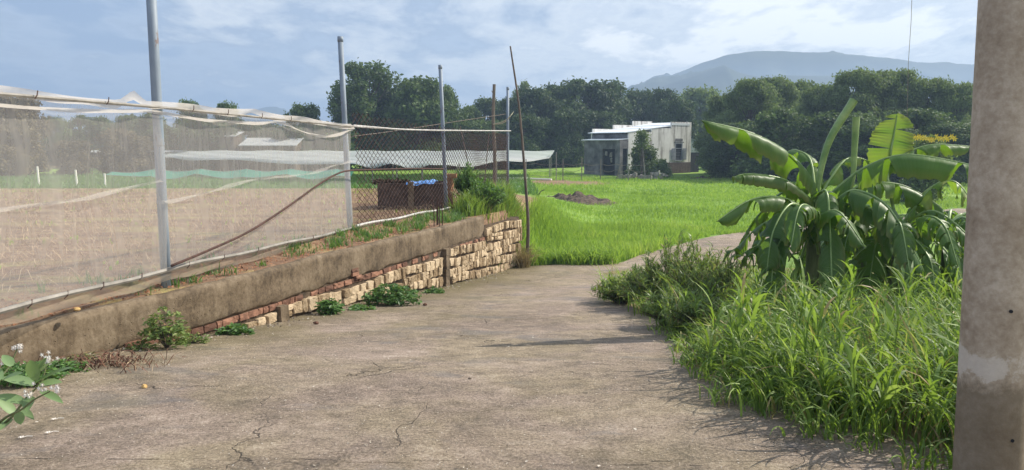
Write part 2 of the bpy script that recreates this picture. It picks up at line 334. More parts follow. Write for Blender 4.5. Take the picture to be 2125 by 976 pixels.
M['net'] = netmat("fine_insect_net", (.78, .73, .67), .31, foldscale=2.6, var=.30, stretch=(2.2, 2.2, .55))
M['hem'] = netmat("folded_net_hem", (.80, .75, .69), .70, foldscale=4, var=.4, stretch=(1, 1, 5))
M['hem2'] = netmat("net_seam", (.84, .80, .74), .30, foldscale=4, var=.3)
M['skirt'] = netmat('tan_net_skirt', (.50, .42, .32), .5, foldscale=4, var=.3)
M['roofnet'] = netmat("white_shade_net", (.62, .64, .67), .86, foldscale=.5, var=.25, stretch=(1, 6, 1))
M['tealnet'] = netmat("teal_shade_net", (.16, .50, .42), .78, foldscale=.8, var=.3)
# mountains
M['mount'] = simple("forested_mountain", (.012, .020, .012), (.05, .065, .035), .02, .95, 0, detail=10)
m, nt, p, oc, out = newmat("hill_scrub_and_red_earth")
e = ramp(nt, noise(nt, oc, .09, 6, .6), [(.50, (0, 0, 0)), (.60, (1, 1, 1))])
LK(nt, mixc(nt, e, ramp(nt, noise(nt, oc, .9, 8, .7), [(.35, (.05, .055, .022)), (.65, (.13, .13, .055))]), ramp(nt, noise(nt, oc, 1.5, 8, .7), [(.3, (.22, .10, .055)), (.7, (.40, .22, .13))])), p.inputs['Base Color']); M['hill'] = m
# utility pole concrete
m, nt, p, oc, out = newmat("utility_pole_concrete")
a = noise(nt, oc, 3, 8, .65); b = noise(nt, oc, 30, 7, .7); s3 = N(nt, 'ShaderNodeSeparateXYZ'); LK(nt, oc, s3.inputs[0])
col = ramp(nt, math_(nt, 'ADD', math_(nt, 'MULTIPLY', a, .6), math_(nt, 'MULTIPLY', b, .4)), [(.36, (.25, .19, .13)), (.5, (.40, .325, .24)), (.62, (.54, .46, .36))])
zn = math_(nt, 'ADD', s3.outputs[2], math_(nt, 'MULTIPLY', math_(nt, 'SUBTRACT', noise(nt, oc, 7, 6, .75), .5), .30))
low = ramp(nt, zn, [(0, (1, 1, 1)), (.64, (1, 1, 1)), (.70, (0, 0, 0))])
col = mixc(nt, math_(nt, 'MULTIPLY', low, .62), col, (.11, .085, .05))
wp = math_(nt, 'MULTIPLY', ramp(nt, zn, [(.70, (0, 0, 0)), (.715, (1, 1, 1)), (.80, (1, 1, 1)), (.82, (0, 0, 0))]), ramp(nt, math_(nt, 'SUBTRACT', noise(nt, oc, 9, 6, .75), math_(nt, 'MULTIPLY', s3.outputs[0], 1.4)), [(.42, (0, 0, 0)), (.52, (1, 1, 1))]))
col = mixc(nt, math_(nt, 'MULTIPLY', wp, .6), col, (.62, .57, .50))
LK(nt, col, p.inputs['Base Color']); bump(nt, p, math_(nt, 'ADD', a, b), .4, .01); M['pole'] = m

# ------------------------------------------------------------------ SETTING
ys = np.concatenate([np.arange(-8, 40, .4), np.arange(40, 110, 2), np.array([120, 150, 200, 300, 450, 700, 1100, 1700, 2400])])
us = np.concatenate([-np.array([2400, 1200, 600, 350, 220, 150, 110, 80, 60, 45, 35, 28, 22, 18, 14, 11.]), np.arange(-9, -1, .5), [-1.0, -.8, -.6, -.45, -.3, -.25, -.22, -.20, -.18, -.15, -.125, -.10, -.08, -.06, -.04, .1, .4], np.arange(.9, 12, .6), [14, 17, 20, 25, 30, 38, 48, 60, 80, 110, 150, 220, 350, 600, 1200, 2400.]])
Yg, Ug = np.meshgrid(ys, us, indexing='ij'); Xg = Ug + Wx(Yg); Zg = G(Xg, Yg)
def bumpn(x, y, s, a, seed=0):
    v = np.zeros(np.shape(x))
    for q in range(4):
        k = s * 2 ** q; v += a / 2 ** q * (np.sin(k * x * 1.3 + 1.7 * q + seed + 1.9 * np.sin(k * y * .7 + q)) * np.cos(k * y * 1.1 + .6 * q + 1.3 * np.sin(k * x * .6 + seed)))
    return v
soil = ((Ug < -.15) | ((Ug < .05) & (Yg < 20))).astype(float)
fade = sst((Yg - 36) / 6); soil = soil * (1 - fade); dryp = np.exp(-((Xg - 3.5) / 4.5) ** 2 - ((Yg - 62) / 4.5) ** 2); soil = np.clip(soil + (dryp > .4) * 1.0, 0, 1)
nearsoil = ((Ug > 0) & (Yg < 19)).astype(float); soil = np.clip(soil + nearsoil * .75, 0, 1)
Zg2 = Zg + np.where(np.abs(Yg) < 200, bumpn(Xg, Yg, 1.1, .018), 0)
Zg2 = Zg2 - np.where((Ug > 0) & (Yg < 20) & (Xg < 2.2), .07, 0) - np.where((Ug > 0) & (Yg >= 19) & (Yg < 40) & (Xg > .2 + (Yg - 19.0) * .95) & (Xg < 40), .05, 0)
grd = grid_np("ground", Xg, Yg, Zg2, M['ground'], None, {'soil': soil}); tag(grd, kind='structure')
# road
Ll = [(float(Wx(y)) - .03, y) for y in (-8, 3, 4.5, 6, 7.5, 9, 11, 13, 15, 17)] + [(.1, 19.2), (1.5, 19.75), (2.75, 20.0), (3.7, 21.7), (5.0, 23.6), (6.95, 26.3), (9.7, 28.8), (14, 32), (22, 38)]
Rl = [(3.2, -8), (3.1, 3), (2.8, 4.2), (2.0, 5.2), (1.85, 6.6), (2.15, 8.0), (2.0, 10), (1.8, 12), (2.0, 13.5), (2.6, 15), (3.4, 16), (4.2, 17), (5.0, 18), (6.2, 19.5), (7.6, 21.5), (10, 23.6), (13, 26), (17, 29), (25, 35)]
cl = catmull([(a[0], a[1], 0) for a in Ll], 240); cr = catmull([(a[0], a[1], 0) for a in Rl], 240)
k = np.linspace(0, 1, 30)
A = np.array([[p.x, p.y] for p in cl]); B = np.array([[p.x, p.y] for p in cr]); 
XY = A[:, None] * (1 - k[None, :, None]) + B[:, None] * k[None, :, None]
XY[:, -1, 0] += bumpn(XY[:, -1, 0], XY[:, -1, 1], 2.3, .08)
Xr, Yr = XY[..., 0], XY[..., 1]; Zr = zroad(Yr) + bumpn(Xr, Yr, .9, .004) + .004
d_wall = Xr - Wx(Yr)
moss = np.clip(1 - d_wall / 1.1, 0, 1) * .50 + np.clip(1 - d_wall / 3.2, 0, 1) * .36 + sst((5.2 - Yr) / 1.8) * .10 + sst((Yr - 9) / 6) * .38 * np.clip(1 - (d_wall - .5) / 2.2, 0, 1)
road = grid_np("road", Xr, Yr, Zr, M['road'], None, {'moss': moss}); tag(road, kind='structure')

# mountains
def mountain(name, prof, d, depth, seed, mat, nx=150, ny=36, base=-4):
    px = np.array([q[0] for q in prof], float); hz = np.array([(300 - q[1]) / F * d for q in prof])
    X = np.linspace((px[0] - 1062) / F * d, (px[-1] - 1062) / F * d, nx); H = np.interp(X, (px - 1062) / F * d, hz)
    T = np.linspace(-1, 1, ny); XX, TT = np.meshgrid(X, T); YY = d + TT * depth
    prof_ = np.where(TT < 0, (1 - np.abs(TT)) ** 1.1, 1 - TT ** 2)
    HH = np.interp(XX / (1), X, H)
    ridg = np.zeros_like(XX)
    for i in range(XX.shape[0]):
        for j in range(XX.shape[1]):
            ridg[i, j] = mnoise.fractal(Vector((XX[i, j] / 160 + seed, YY[i, j] / 160, seed)), .7, 2.1, 7)
    top = np.clip(1.25 - np.abs(TT) * 3.6, 0, 1)
    ZZ = HH * prof_ + ridg * HH.max() * (.30 * (1 - top) + .03) * np.clip(prof_ * 3, 0, 1)
    ZZ = np.maximum(ZZ, 0) + base
    ZZ = np.where(np.abs(TT) > .98, base - 2, ZZ)
    o = grid_np(name, XX, YY, ZZ, mat, None); tag(o, kind='structure'); return o
mountain("mountain", [(1180, 300), (1240, 215), (1300, 186), (1340, 172), (1370, 160), (1440, 131), (1500, 112), (1560, 104), (1620, 102), (1700, 105), (1760, 110), (1830, 114), (1890, 126), (1960, 124), (2040, 130), (2150, 140), (2400, 170), (2700, 300)], 1150, 330, 2.3, M['mount'])
mountain("mountain_foothill", [(1200, 300), (1290, 200), (1330, 180), (1400, 160), (1440, 146), (1495, 124), (1530, 140), (1570, 150), (1640, 148), (1720, 150), (1800, 160), (1900, 175), (2000, 190), (2200, 300)], 800, 170, 7.1, M['mount'])
mountain("far_mountain", [(300, 300), (420, 240), (460, 232), (490, 221), (520, 226), (545, 219), (565, 217), (590, 226), (620, 240), (700, 260), (800, 300)], 1500, 260, 4.4, M['mount'], 80, 20)
mountain("hillside", [(-700, 300), (-500, 250), (-200, 240), (0, 252), (60, 256), (130, 262), (200, 268), (300, 280), (400, 290), (520, 300)], 118, 30, 1.2, M['hill'], 90, 30, base=-2)

# ------------------------------------------------------------------ foliage generators
def blades(name, pts, h, wd, bend, mat, segs=4, parent=None, stiff=1.5, rn=None, clump_az=None):
    n = len(pts); pts = np.asarray(pts, float); az = rng.uniform(0, 2 * np.pi, n) if clump_az is None else clump_az
    h = np.broadcast_to(h, n); wd = np.broadcast_to(wd, n); bend = np.broadcast_to(bend, n)
    t = np.linspace(0, 1, segs + 1); dx, dy = np.cos(az), np.sin(az)
    ang = bend[:, None] * t[None] ** stiff            # angle from vertical along the blade
    ds = (h / segs)[:, None]
    hor = np.cumsum(np.concatenate([np.zeros((n, 1)), np.sin((ang[:, 1:] + ang[:, :-1]) / 2) * ds], 1), 1)
    ver = np.cumsum(np.concatenate([np.zeros((n, 1)), np.cos((ang[:, 1:] + ang[:, :-1]) / 2) * ds], 1), 1)
    cx = pts[:, 0, None] + dx[:, None] * hor; cy = pts[:, 1, None] + dy[:, None] * hor; cz = pts[:, 2, None] + ver
    tw = az + np.pi / 2 + rng.normal(0, .6, n); ww = (wd / 2)[:, None] * np.maximum((1 - t ** 2.2), .04)[None] * np.minimum(.55 + t * 3, 1)[None]
    sx, sy = np.cos(tw)[:, None] * ww, np.sin(tw)[:, None] * ww
    tz = ww * rng.normal(0, .35, n)[:, None]
    V = np.stack([np.stack([cx - sx, cy - sy, cz - tz], -1), np.stack([cx + sx, cy + sy, cz + tz], -1)], 2)   # n,segs+1,2,3
    base = (np.arange(n) * (segs + 1) * 2)[:, None] + np.arange(segs)[None] * 2
    Fq = np.stack([base, base + 1, base + 3, base + 2], -1).reshape(-1, 4)
    r = rng.uniform(0, 1, n) if rn is None else rn
    return obj_np(name, V.reshape(-1, 3), Fq, mat, parent, {'rnd': np.repeat(r, (segs + 1) * 2)})
def leaf_quads(cen, nrm, size, aspect=.55, droop=0.0):
    """one folded diamond per leaf, 4 verts"""
    n = len(cen); nrm = nrm / (np.linalg.norm(nrm, axis=1, keepdims=True) + 1e-9)
    a = rng.normal(size=(n, 3)); a[:, 2] -= droop; t = a - nrm * (a * nrm).sum(1, keepdims=True); t /= np.linalg.norm(t, axis=1, keepdims=True) + 1e-9
    s = np.cross(nrm, t); size = np.broadcast_to(size, n)[:, None]
    V = np.stack([cen - t * size * .5, cen + s * size * aspect * .5 + nrm * size * .08, cen + t * size * .5, cen - s * size * aspect * .5 + nrm * size * .08], 1)
    return V.reshape(-1, 3), np.arange(n * 4).reshape(n, 4)
def clump_leaves(clumps, per_area, size, flat=.8, updir=.35, inner=.3):
    P, Nn, Rn = [], [], []
    for (c, r, tone) in clumps:
        n = max(12, int(per_area * 4 * np.pi * r * r))
        d = rng.normal(size=(n, 3)); d /= np.linalg.norm(d, axis=1, keepdims=True)
        rr = r * (1 - np.abs(rng.normal(0, inner, n))); 
        lob = 1 + .22 * np.sin(d[:, 0] * 5 + tone * 9) * np.sin(d[:, 1] * 6 + 1) * np.cos(d[:, 2] * 5)
        q = d * (rr * lob)[:, None]; q[:, 2] *= flat
        P.append(np.asarray(c) + q); nn = d * .75 + rng.normal(size=(n, 3)) * .55; nn[:, 2] += updir; Nn.append(nn); Rn.append(np.clip(tone + rng.normal(0, .16, n), 0, 1))
        m = n // 7; d = rng.normal(size=(m, 3)); d /= np.linalg.norm(d, axis=1, keepdims=True); q = d * (r * rng.uniform(1, 1.4, m))[:, None]; q[:, 2] *= flat
        P.append(np.asarray(c) + q); Nn.append(d * .5 + rng.normal(size=(m, 3)) * .7); Rn.append(np.clip(tone + rng.normal(.08, .2, m), 0, 1))
    P = np.concatenate(P); Nn = np.concatenate(Nn); Rn = np.concatenate(Rn)
    sz = size * rng.uniform(.6, 1.3, len(P)); V, Fq = leaf_quads(P, Nn, sz); return V, Fq, np.repeat(Rn, 4)
def tree_proto(kind, seed):
    """unit tree about 10 m tall; returns (trunk mesh, crown mesh)"""
    global rng; rs = random.Random(seed); keep = rng; rng = np.random.default_rng(seed)
    mb = MB(); H = 10; cl = []
    if kind == 'dense':
        nl, spread, low, flat, size, dens = 52, 3.9, .06, .85, .46, 15.0
    elif kind == 'airy':
        nl, spread, low, flat, size, dens = 74, 3.0, .14, 1.1, .34, 19.0
    elif kind == 'feather':
        nl, spread, low, flat, size, dens = 110, 4.2, .05, .62, .30, 20.0
    else:
        nl, spread, low, flat, size, dens = 44, 4.0, .03, .85, .46, 14.0
    top = Vector((rs.uniform(-.5, .5), rs.uniform(-.5, .5), H * .72))
    trunk = catmull([(0, 0, -.4), (rs.uniform(-.2, .2), rs.uniform(-.2, .2), 2.5), (top.x * .6, top.y * .6, 5), top], 9)
    mb.tube(trunk, [.30 - .022 * i for i in range(9)], 7)
    for i in range(nl):
        a = rs.uniform(0, 6.283); f = low + (1 - low) * ((i + rs.random()) / nl); z = H * f
        prof = math.sin(math.pi * min(1, max(.12, .15 + .80 * (f - low) / (1 - low)))) ** .6
        if kind == 'airy': prof *= .85 + .3 * rs.random()
        rad = spread * prof * math.sqrt(rs.uniform(.1, 1)); r = rs.uniform(.8, 1.75) * (1.25 - .5 * f)
        if kind == 'airy': r *= .62
        if kind == 'feather': r = rs.uniform(.7, 1.35)
        c = Vector((math.cos(a) * rad, math.sin(a) * rad, min(z, H - r * flat))); cl.append((tuple(c), r, rs.uniform(.15, .85)))
        if rs.random() < .75:
            s = trunk[min(8, max(2, int(f * 8)))]; mid = (s + c) / 2 + Vector((0, 0, -.3))
            mb.tube([s, mid, c], [.10, .06, .025], 4, False)
    V, Fq, Rn = clump_leaves(cl, dens, size, flat, .5 if kind == 'feather' else .3)
    cm = mesh_np('crown', V, Fq, {'rnd': Rn}); 
    o = mb.build('trunk', M['bark']); tm = o.data; bpy.data.objects.remove(o); rng = keep
    return tm, cm
PROTO = {k: [tree_proto(k, s) for s in ss] for k, ss in dict(dense=(1, 2, 3, 4), airy=(11, 12), feather=(21, 22, 23), bush=(31, 32, 33)).items()}
CM = {}
def tree(name, px, d, top, wpx, kind, tone, label, group, cat='tree', v=0, gz=None):
    x = (px - 1062.5) / F * d; z0 = g1(x, d) - .15 if gz is None else gz
    H = CZ + (300 - top) / F * d - z0; W = wpx / F * d
    t = thing(name, (x, d, z0), label, cat, group, rnd.uniform(0, 6.28))
    tm, cm = PROTO[kind][v % len(PROTO[kind])]
    key = (kind, v % len(PROTO[kind]), tone)
    if key not in CM:
        c = cm.copy(); c.materials.append(M['tree_' + tone]); CM[key] = c
    natural = {'dense': 8.6, 'airy': 6.2, 'feather': 9.4, 'bush': 9.0}[kind]
    for nm, me in (('trunk', tm), ('crown', CM[key])):
        o = link(bpy.data.objects.new(nm, me), t); o.scale = (W / natural, W / natural, H / 10.0)
    return t
gw = 'trees of the wood behind the field'
TREES = [
 # px, depth, top, width, kind, tone, label
 (768, 95, 134, 150, 'airy', 'mid', 'tallest tree left of centre, open airy crown just right of the second metal fence post', 'tall_tree'),
 (724, 92, 176, 90, 'airy', 'mid', 'slim airy tree directly behind the second metal fence post', 'tall_tree'),
 (815, 99, 190, 120, 'dense', 'dark', 'dark round tree filling the gap between the tallest tree and the light topped one', 'round_tree'),
 (872, 96, 166, 140, 'dense', 'mid', 'broad light topped tree left of the third metal fence post', 'round_tree'),
 (925, 98, 182, 80, 'dense', 'mid', 'tree whose crown shows right behind the third metal fence post top', 'round_tree'),
 (968, 104, 222, 70, 'dense', 'mid', 'low tree in the dip right of the tree cluster', 'round_tree'),
 (1010, 112, 206, 90, 'dense', 'dark', 'dark tree behind the crooked wooden post', 'round_tree'),
 (1052, 108, 205, 85, 'bush', 'dark', 'dark tree behind the leaning bamboo pole and slim metal post', 'round_tree'),
 (1084, 118, 172, 50, 'airy', 'light', 'thin wispy treetop rising beside the leaning bamboo pole', 'tall_tree'),
 (1118, 106, 186, 110, 'dense', 'dark', 'dark tree just right of the leaning bamboo pole', 'round_tree'),
 (1165, 112, 178, 110, 'dense', 'dark', 'dark tree above the left end of the old house', 'round_tree'),
 (1213, 108, 168, 130, 'dense', 'dark', 'highest rounded crown of the dark wood, above the house doors', 'round_tree'),
 (1265, 114, 174, 120, 'dense', 'dark', 'dark tree above the middle of the white house roof', 'round_tree'),
 (1325, 118, 190, 110, 'dense', 'dark', 'lower dark tree at the foot of the left mountain slope', 'round_tree'),
 (1372, 112, 186, 90, 'bush', 'dark', 'dark tree with flat top above the upper roof end', 'round_tree'),
 (1412, 100, 208, 74, 'dense', 'dark', 'compact dark round tree touching the right end of the house', 'round_tree'),
 (1452, 128, 186, 110, 'dense', 'light', 'yellowish green tree between the dark wood and the feathery trees', 'round_tree'),
 (1085, 96, 240, 110, 'bush', 'dark', 'low dark tree in front of the wood left of the net roof end', 'round_tree'),
 (1165, 98, 226, 100, 'bush', 'dark', 'low drooping dark tree beside the dark end of the house', 'round_tree'),
 (1010, 98, 250, 120, 'bush', 'mid', 'low green tree behind the chain link fence by the wooden post', 'round_tree'),
 (900, 100, 262, 140, 'bush', 'dark', 'low dark thicket tree behind the third metal fence post', 'round_tree'),
 (800, 100, 258, 130, 'bush', 'dark', 'low dark thicket tree behind the chain link fence near the netting', 'round_tree'),
 (1235, 104, 232, 120, 'bush', 'dark', 'low dark tree showing over the lower roof of the house', 'round_tree'),
 (1500, 78, 200, 110, 'feather', 'light', 'mid green feathery tree above the tip of the longest banana leaf', 'feathery_tree'),
 (1548, 74, 168, 130, 'feather', 'light', 'feathery tree left of the rolled banana leaf', 'feathery_tree'),
 (1602, 80, 164, 110, 'feather', 'light', 'pale topped feathery tree below the mountain summit', 'feathery_tree'),
 (1650, 84, 172, 90, 'dense', 'light', 'yellow green tree between two feathery trees below the summit', 'feathery_tree'),
 (1700, 72, 180, 110, 'feather', 'light', 'feathery tree behind the rolled banana leaf', 'feathery_tree'),
 (1765, 70, 150, 150, 'feather', 'light', 'spreading feathery tree above the second rolled banana leaf', 'feathery_tree'),
 (1840, 72, 150, 150, 'feather', 'light', 'largest spreading feathery tree above the upright banana leaf', 'feathery_tree'),
 (1915, 70, 166, 130, 'feather', 'light', 'feathery tree above the yellow flowers', 'feathery_tree'),
 (1975, 68, 176, 120, 'feather', 'light', 'feathery tree next to the concrete pole', 'feathery_tree'),
 (2040, 70, 184, 120, 'feather', 'light', 'feathery tree mostly hidden behind the concrete pole', 'feathery_tree'),
 (2120, 70, 180, 120, 'feather', 'mid', 'feathery tree right of the concrete pole at the frame edge', 'feathery_tree'),
]
for i, (x0, d_, tp_, wp_, kd) in enumerate([(1490, 90, 280, 60, 'bush'), (1530, 66, 250, 120, 'bush'), (1600, 64, 245, 120, 'bush'), (1670, 66, 250, 120, 'bush'), (1740, 62, 245, 130, 'bush'), (1815, 62, 240, 130, 'bush'), (1890, 60, 245, 130, 'bush'), (1960, 60, 250, 120, 'bush'), (2040, 60, 250, 130, 'bush')]):
    lb = ['shady thicket at the right end of the house shed', 'dark thicket left of the longest banana leaf', 'dark thicket behind the longest banana leaf', 'dark thicket behind the banana clump centre', 'dark thicket behind the second rolled banana leaf', 'dark thicket left of the upright banana leaf', 'dark thicket below the yellow flowers', 'dark thicket left of the concrete pole', 'dark thicket behind the concrete pole'][i]
    TREES.append((x0, d_ + (i * 3) % 5 * 1.2, tp_ + [0, 6, -18, 12, -10, 14, -16, 8, 0][i], wp_ * 1.3, ['bush', 'feather'][i % 2], 'mid', lb, 'thicket'))
LEFT = [(-70, 84, 190, 120, 'dense', 'dry', 'dry brown tree at the far left frame edge behind the netting'), (5, 82, 196, 110, 'dense', 'dry', 'tall brownish tree behind the netting, leftmost fully seen'), (62, 86, 205, 80, 'dense', 'dry', 'brownish tree on the left hillside where the skyline drops'),
 (30, 72, 262, 130, 'bush', 'dry', 'low brown bush on the hillside above the first white stake'), (120, 104, 246, 80, 'dense', 'mid', 'small skyline tree behind the netting right of the brown hill'), (172, 108, 240, 60, 'airy', 'mid', 'thin skyline tree behind the netting above the second white stake'),
 (215, 106, 244, 70, 'dense', 'mid', 'round skyline tree behind the netting left of the first metal post'), (275, 102, 240, 80, 'dense', 'mid', 'skyline tree behind the netting just left of the first metal post'), (160, 76, 292, 90, 'bush', 'dry', 'low dry bush on the red earth slope'),
 (262, 80, 268, 110, 'bush', 'dry', 'grey brown bush left of the first metal post'), (335, 98, 236, 90, 'dense', 'mid', 'tree directly behind the first metal post'), (408, 96, 211, 70, 'dense', 'mid', 'tree whose tip peeks over the netting right of the first metal post'),
 (478, 98, 215, 60, 'dense', 'mid', 'tree peeking over the netting left of the small far mountain'), (440, 84, 250, 130, 'bush', 'dark', 'broad thicket behind the netting right of the first metal post'), (540, 88, 256, 120, 'bush', 'dark', 'thicket under the small far mountain behind the netting'),
 (640, 92, 218, 84, 'dense', 'mid', 'rounded tree standing over the netting right of the small far mountain'), (610, 86, 262, 110, 'bush', 'dark', 'thicket below the rounded tree behind the netting'), (690, 88, 258, 100, 'bush', 'mid', 'thicket behind the netting left of the second metal post'), (360, 84, 262, 110, 'bush', 'dark', 'thicket behind the netting beside the first metal post')]
for q in LEFT: TREES.append(q + ('hill_tree',))
for i, q in enumerate(TREES):
    px, d, tp, wp, kd, tone, lb, nm = q
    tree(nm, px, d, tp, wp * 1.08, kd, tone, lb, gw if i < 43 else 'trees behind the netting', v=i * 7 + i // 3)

# ------------------------------------------------------------------ HOUSE
e1 = Vector((.80, .60, 0)); e2 = Vector((-.60, .80, 0)); SA, SB = 1.32, .675; A0 = Vector((11.4, 76, 0)); gz = g1(11.4, 76) - .05
ht = thing('house', (A0.x, A0.y, gz), 'old flat farmhouse with stained white side wall and white stepped roof at the field edge', 'house')
def hp(a, b): v = e1 * a * (SA if a > 0 else 1.15) + e2 * b * SB; return (v.x, v.y)
Hh = lambda z: z - gz
hr = math.atan2(.6, .8)
def hbox(mb, a0, a1, b0, b1, z0, z1):
    c = hp((a0 + a1) / 2, (b0 + b1) / 2); pa, pb_, pc = hp(a0, 0), hp(a1, 0), hp(0, b1); wa = math.hypot(pb_[0] - pa[0], pb_[1] - pa[1]); c = hp(a0, (b0 + b1) / 2); c2 = hp(a1, (b0 + b1) / 2); mb.box(((c[0] + c2[0]) / 2, (c[1] + c2[1]) / 2, (z0 + z1) / 2), (wa, (b1 - b0) * SB, z1 - z0), hr)
mb = MB()   # near (white) wall with stepped top, built round the window opening
zt = [(0, 2.45, Hh(2.85)), (2.45, 4.6, Hh(3.25))]
hbox(mb, 0, 2.45, 0, .2, 0, zt[0][2]); hbox(mb, 2.45, 4.65, 0, .2, 0, zt[1][2])
wz0, wz1 = Hh(-.0), Hh(1.75); hbox(mb, 4.65, 5.15, 0, .2, 0, Hh(3.9)); hbox(mb, 6.0, 7.0, 0, .2, 0, Hh(3.9)); hbox(mb, 5.15, 6.0, 0, .2, 0, wz0); hbox(mb, 5.15, 6.0, 0, .2, wz1, Hh(3.9))
mb.build('side_wall', M['plaster'], ht)
mb = MB(); hbox(mb, 6.8, 7.0, .2, 8, 0, Hh(3.9)); hbox(mb, 0, 6.8, 7.8, 8, 0, Hh(2.85)); hbox(mb, .1, 2.3, 7.8, 7.98, Hh(2.85), Hh(3.2)); hbox(mb, 2.3, 4.5, 7.8, 7.98, Hh(2.85), Hh(3.65)); hbox(mb, 4.5, 6.8, 7.8, 7.98, Hh(2.85), Hh(4.1)); mb.build('rear_wall', M['plaster'], ht)
mb = MB(); hbox(mb, 0, .2, .2, 7.8, 0, Hh(2.6)); mb.build('end_wall', M['houseleft'], ht)
mb = MB(); ra, rb_ = -.35, 4.75
def roofq(mb, a0, a1, b0, b1, z0, z1, th=.07):
    ps = [hp(a0, b0), hp(a1, b0), hp(a1, b1), hp(a0, b1)]; zs = [z0, z1, z1, z0]
    mb.prism(ps, zs, [z + th for z in zs])
roofq(mb, -.4, 2.45, -.06, 8, Hh(2.72), Hh(3.12)); roofq(mb, 2.40, 4.65, -.05, 8, Hh(3.15), Hh(3.45)); roofq(mb, 4.60, 6.8, .22, 8, Hh(3.5), Hh(3.86))
hbox(mb, 2.38, 2.46, -.055, 8.0, Hh(2.9), Hh(3.2)); hbox(mb, 4.58, 4.655, -.04, 8.0, Hh(3.3), Hh(3.55)); hbox(mb, 4.66, 6.8, -.05, -.003, Hh(3.55), Hh(3.78))
mb.build('roof', M['roofw'], ht)
mb = MB(); lh = Hh(2.0)      # lean-to on the left
hbox(mb, -1.0, -.82, 0, 1.0, 0, lh); hbox(mb, -1.0, -.82, 1.0, 3.6, Hh(1.15), lh); hbox(mb, -1.0, -.82, 3.6, 7.6, 0, lh); hbox(mb, -.82, -.65, 0, .18, 0, lh); hbox(mb, -.65, 0, 0, .18, Hh(1.2), lh)
mb.build('lean_to_wall', M['houseleft'], ht)
mb = MB(); roofq(mb, -1.35, 0, .0, 7.7, lh + .002, lh + .12, .06); mb.build('lean_to_roof', M['roofw'], ht)
mb = MB(); hbox(mb, -.80, -.74, 1.0, 3.6, 0, Hh(1.15)); dr = mb.build('doorway_shade', M['dark'], ht)  # dark sheet filling the doorway, painted as the unlit inside
for b_, z_, s_ in ((1.5, .9, .28), (2.4, 1.0, .22), (1.3, .35, .3)):
    mb = MB(); c = hp(-1.0 - .06, b_ + .3); 
    mb.box((c[0], c[1], Hh(z_ - .3)), (.1, .22, s_ + .15), hr, jit=.05); mb.build('hanging_cloth', M['pale'], dr)
mb = MB(); hbox(mb, -.62, -.02, .20, .26, 0, Hh(1.2)); mb.build('side_opening_shade', M['dark'], ht)  # dark sheet painted as the shade within the side opening
wf = MB(); hbox(wf, 5.15, 5.23, -.03, .12, wz0, wz1); hbox(wf, 5.92, 6.0, -.03, .12, wz0, wz1); hbox(wf, 5.232, 5.918, -.03, .12, wz1 - .08, wz1); hbox(wf, 5.05, 6.1, -.08, -.005, wz0 - .1, wz0 - .01); hbox(wf, 5.23, 5.92, -.02, .1, Hh(1.15), Hh(1.22))
win = wf.build('window', M['shutter'], ht)
mb = MB(); hbox(mb, 5.2, 5.95, .13, .17, wz0 + .01, wz1 - .01); mb.build('pane', M['dark'], win)
for k in range(7):
    pass
mb = MB()
for k in range(6): hbox(mb, 5.235, 5.915, .02, .035, wz0 + .12 + k * .16, wz0 + .145 + k * .16)
mb.build('window_bars', M['shutter'], win)
for s in (0, 1):
    mb = MB(); a0 = 4.72 if s == 0 else 6.02; hbox(mb, a0, a0 + .42, -.10, -.06, wz0 + .02, Hh(1.2))
    for k in range(8): hbox(mb, a0 + .05, a0 + .37, -.12, -.102, wz0 + .1 + k * .14, wz0 + .16 + k * .14)
    mb.build('shutter', M['shutter'], win)
mb = MB(); hbox(mb, 5.0, 6.15, -.04, -.002, Hh(1.78), Hh(1.86)); hbox(mb, 5.15, 6.0, -.03, -.002, Hh(1.92), Hh(2.2)); mb.build('window_hood', M['houseleft'], ht)
mb = MB(); hbox(mb, 4.2, 7.0, -.05, -.004, 0, Hh(-.25)); mb.build('dark_base_strip', M['tank'], ht)  # dark strip along the foot of the side wall's right part
sh = thing('shed', Vector((A0.x, A0.y, gz)) + e1 * 9.3, 'small teal grey sheet metal shed leaning on the right end of the farmhouse', 'shed')
mb = MB(); c = hp(.7, 1.5)
def sb(mb, a0, a1, b0, b1, z0, z1):
    c = hp((a0 + a1) / 2, (b0 + b1) / 2); mb.box((c[0], c[1], (z0 + z1) / 2), ((a1 - a0) * SA, (b1 - b0) * SB, z1 - z0), hr)
ps = [hp(0, .3), hp(1.25, .3), hp(1.25, 3), hp(0, 3)]; mb.prism(ps, Hh(.75), [Hh(2.2), Hh(1.85), Hh(1.85), Hh(2.2)]); mb.build('wall', M['teal'], sh)
mb = MB(); ps = [hp(-.05, .2), hp(1.4, .2), hp(1.4, 3.1), hp(-.05, 3.1)]; mb.prism(ps, [Hh(2.21), Hh(1.83), Hh(1.83), Hh(2.21)], [Hh(2.26), Hh(1.88), Hh(1.88), Hh(2.26)]); mb.build('roof', M['teal'], sh)
mb = MB(); sb(mb, 0, 1.2, .35, 2.9, 0, Hh(.745)); mb.build('shed_opening_shade', M['dark'], sh)  # solid near-black block in place of the shade under the sheet
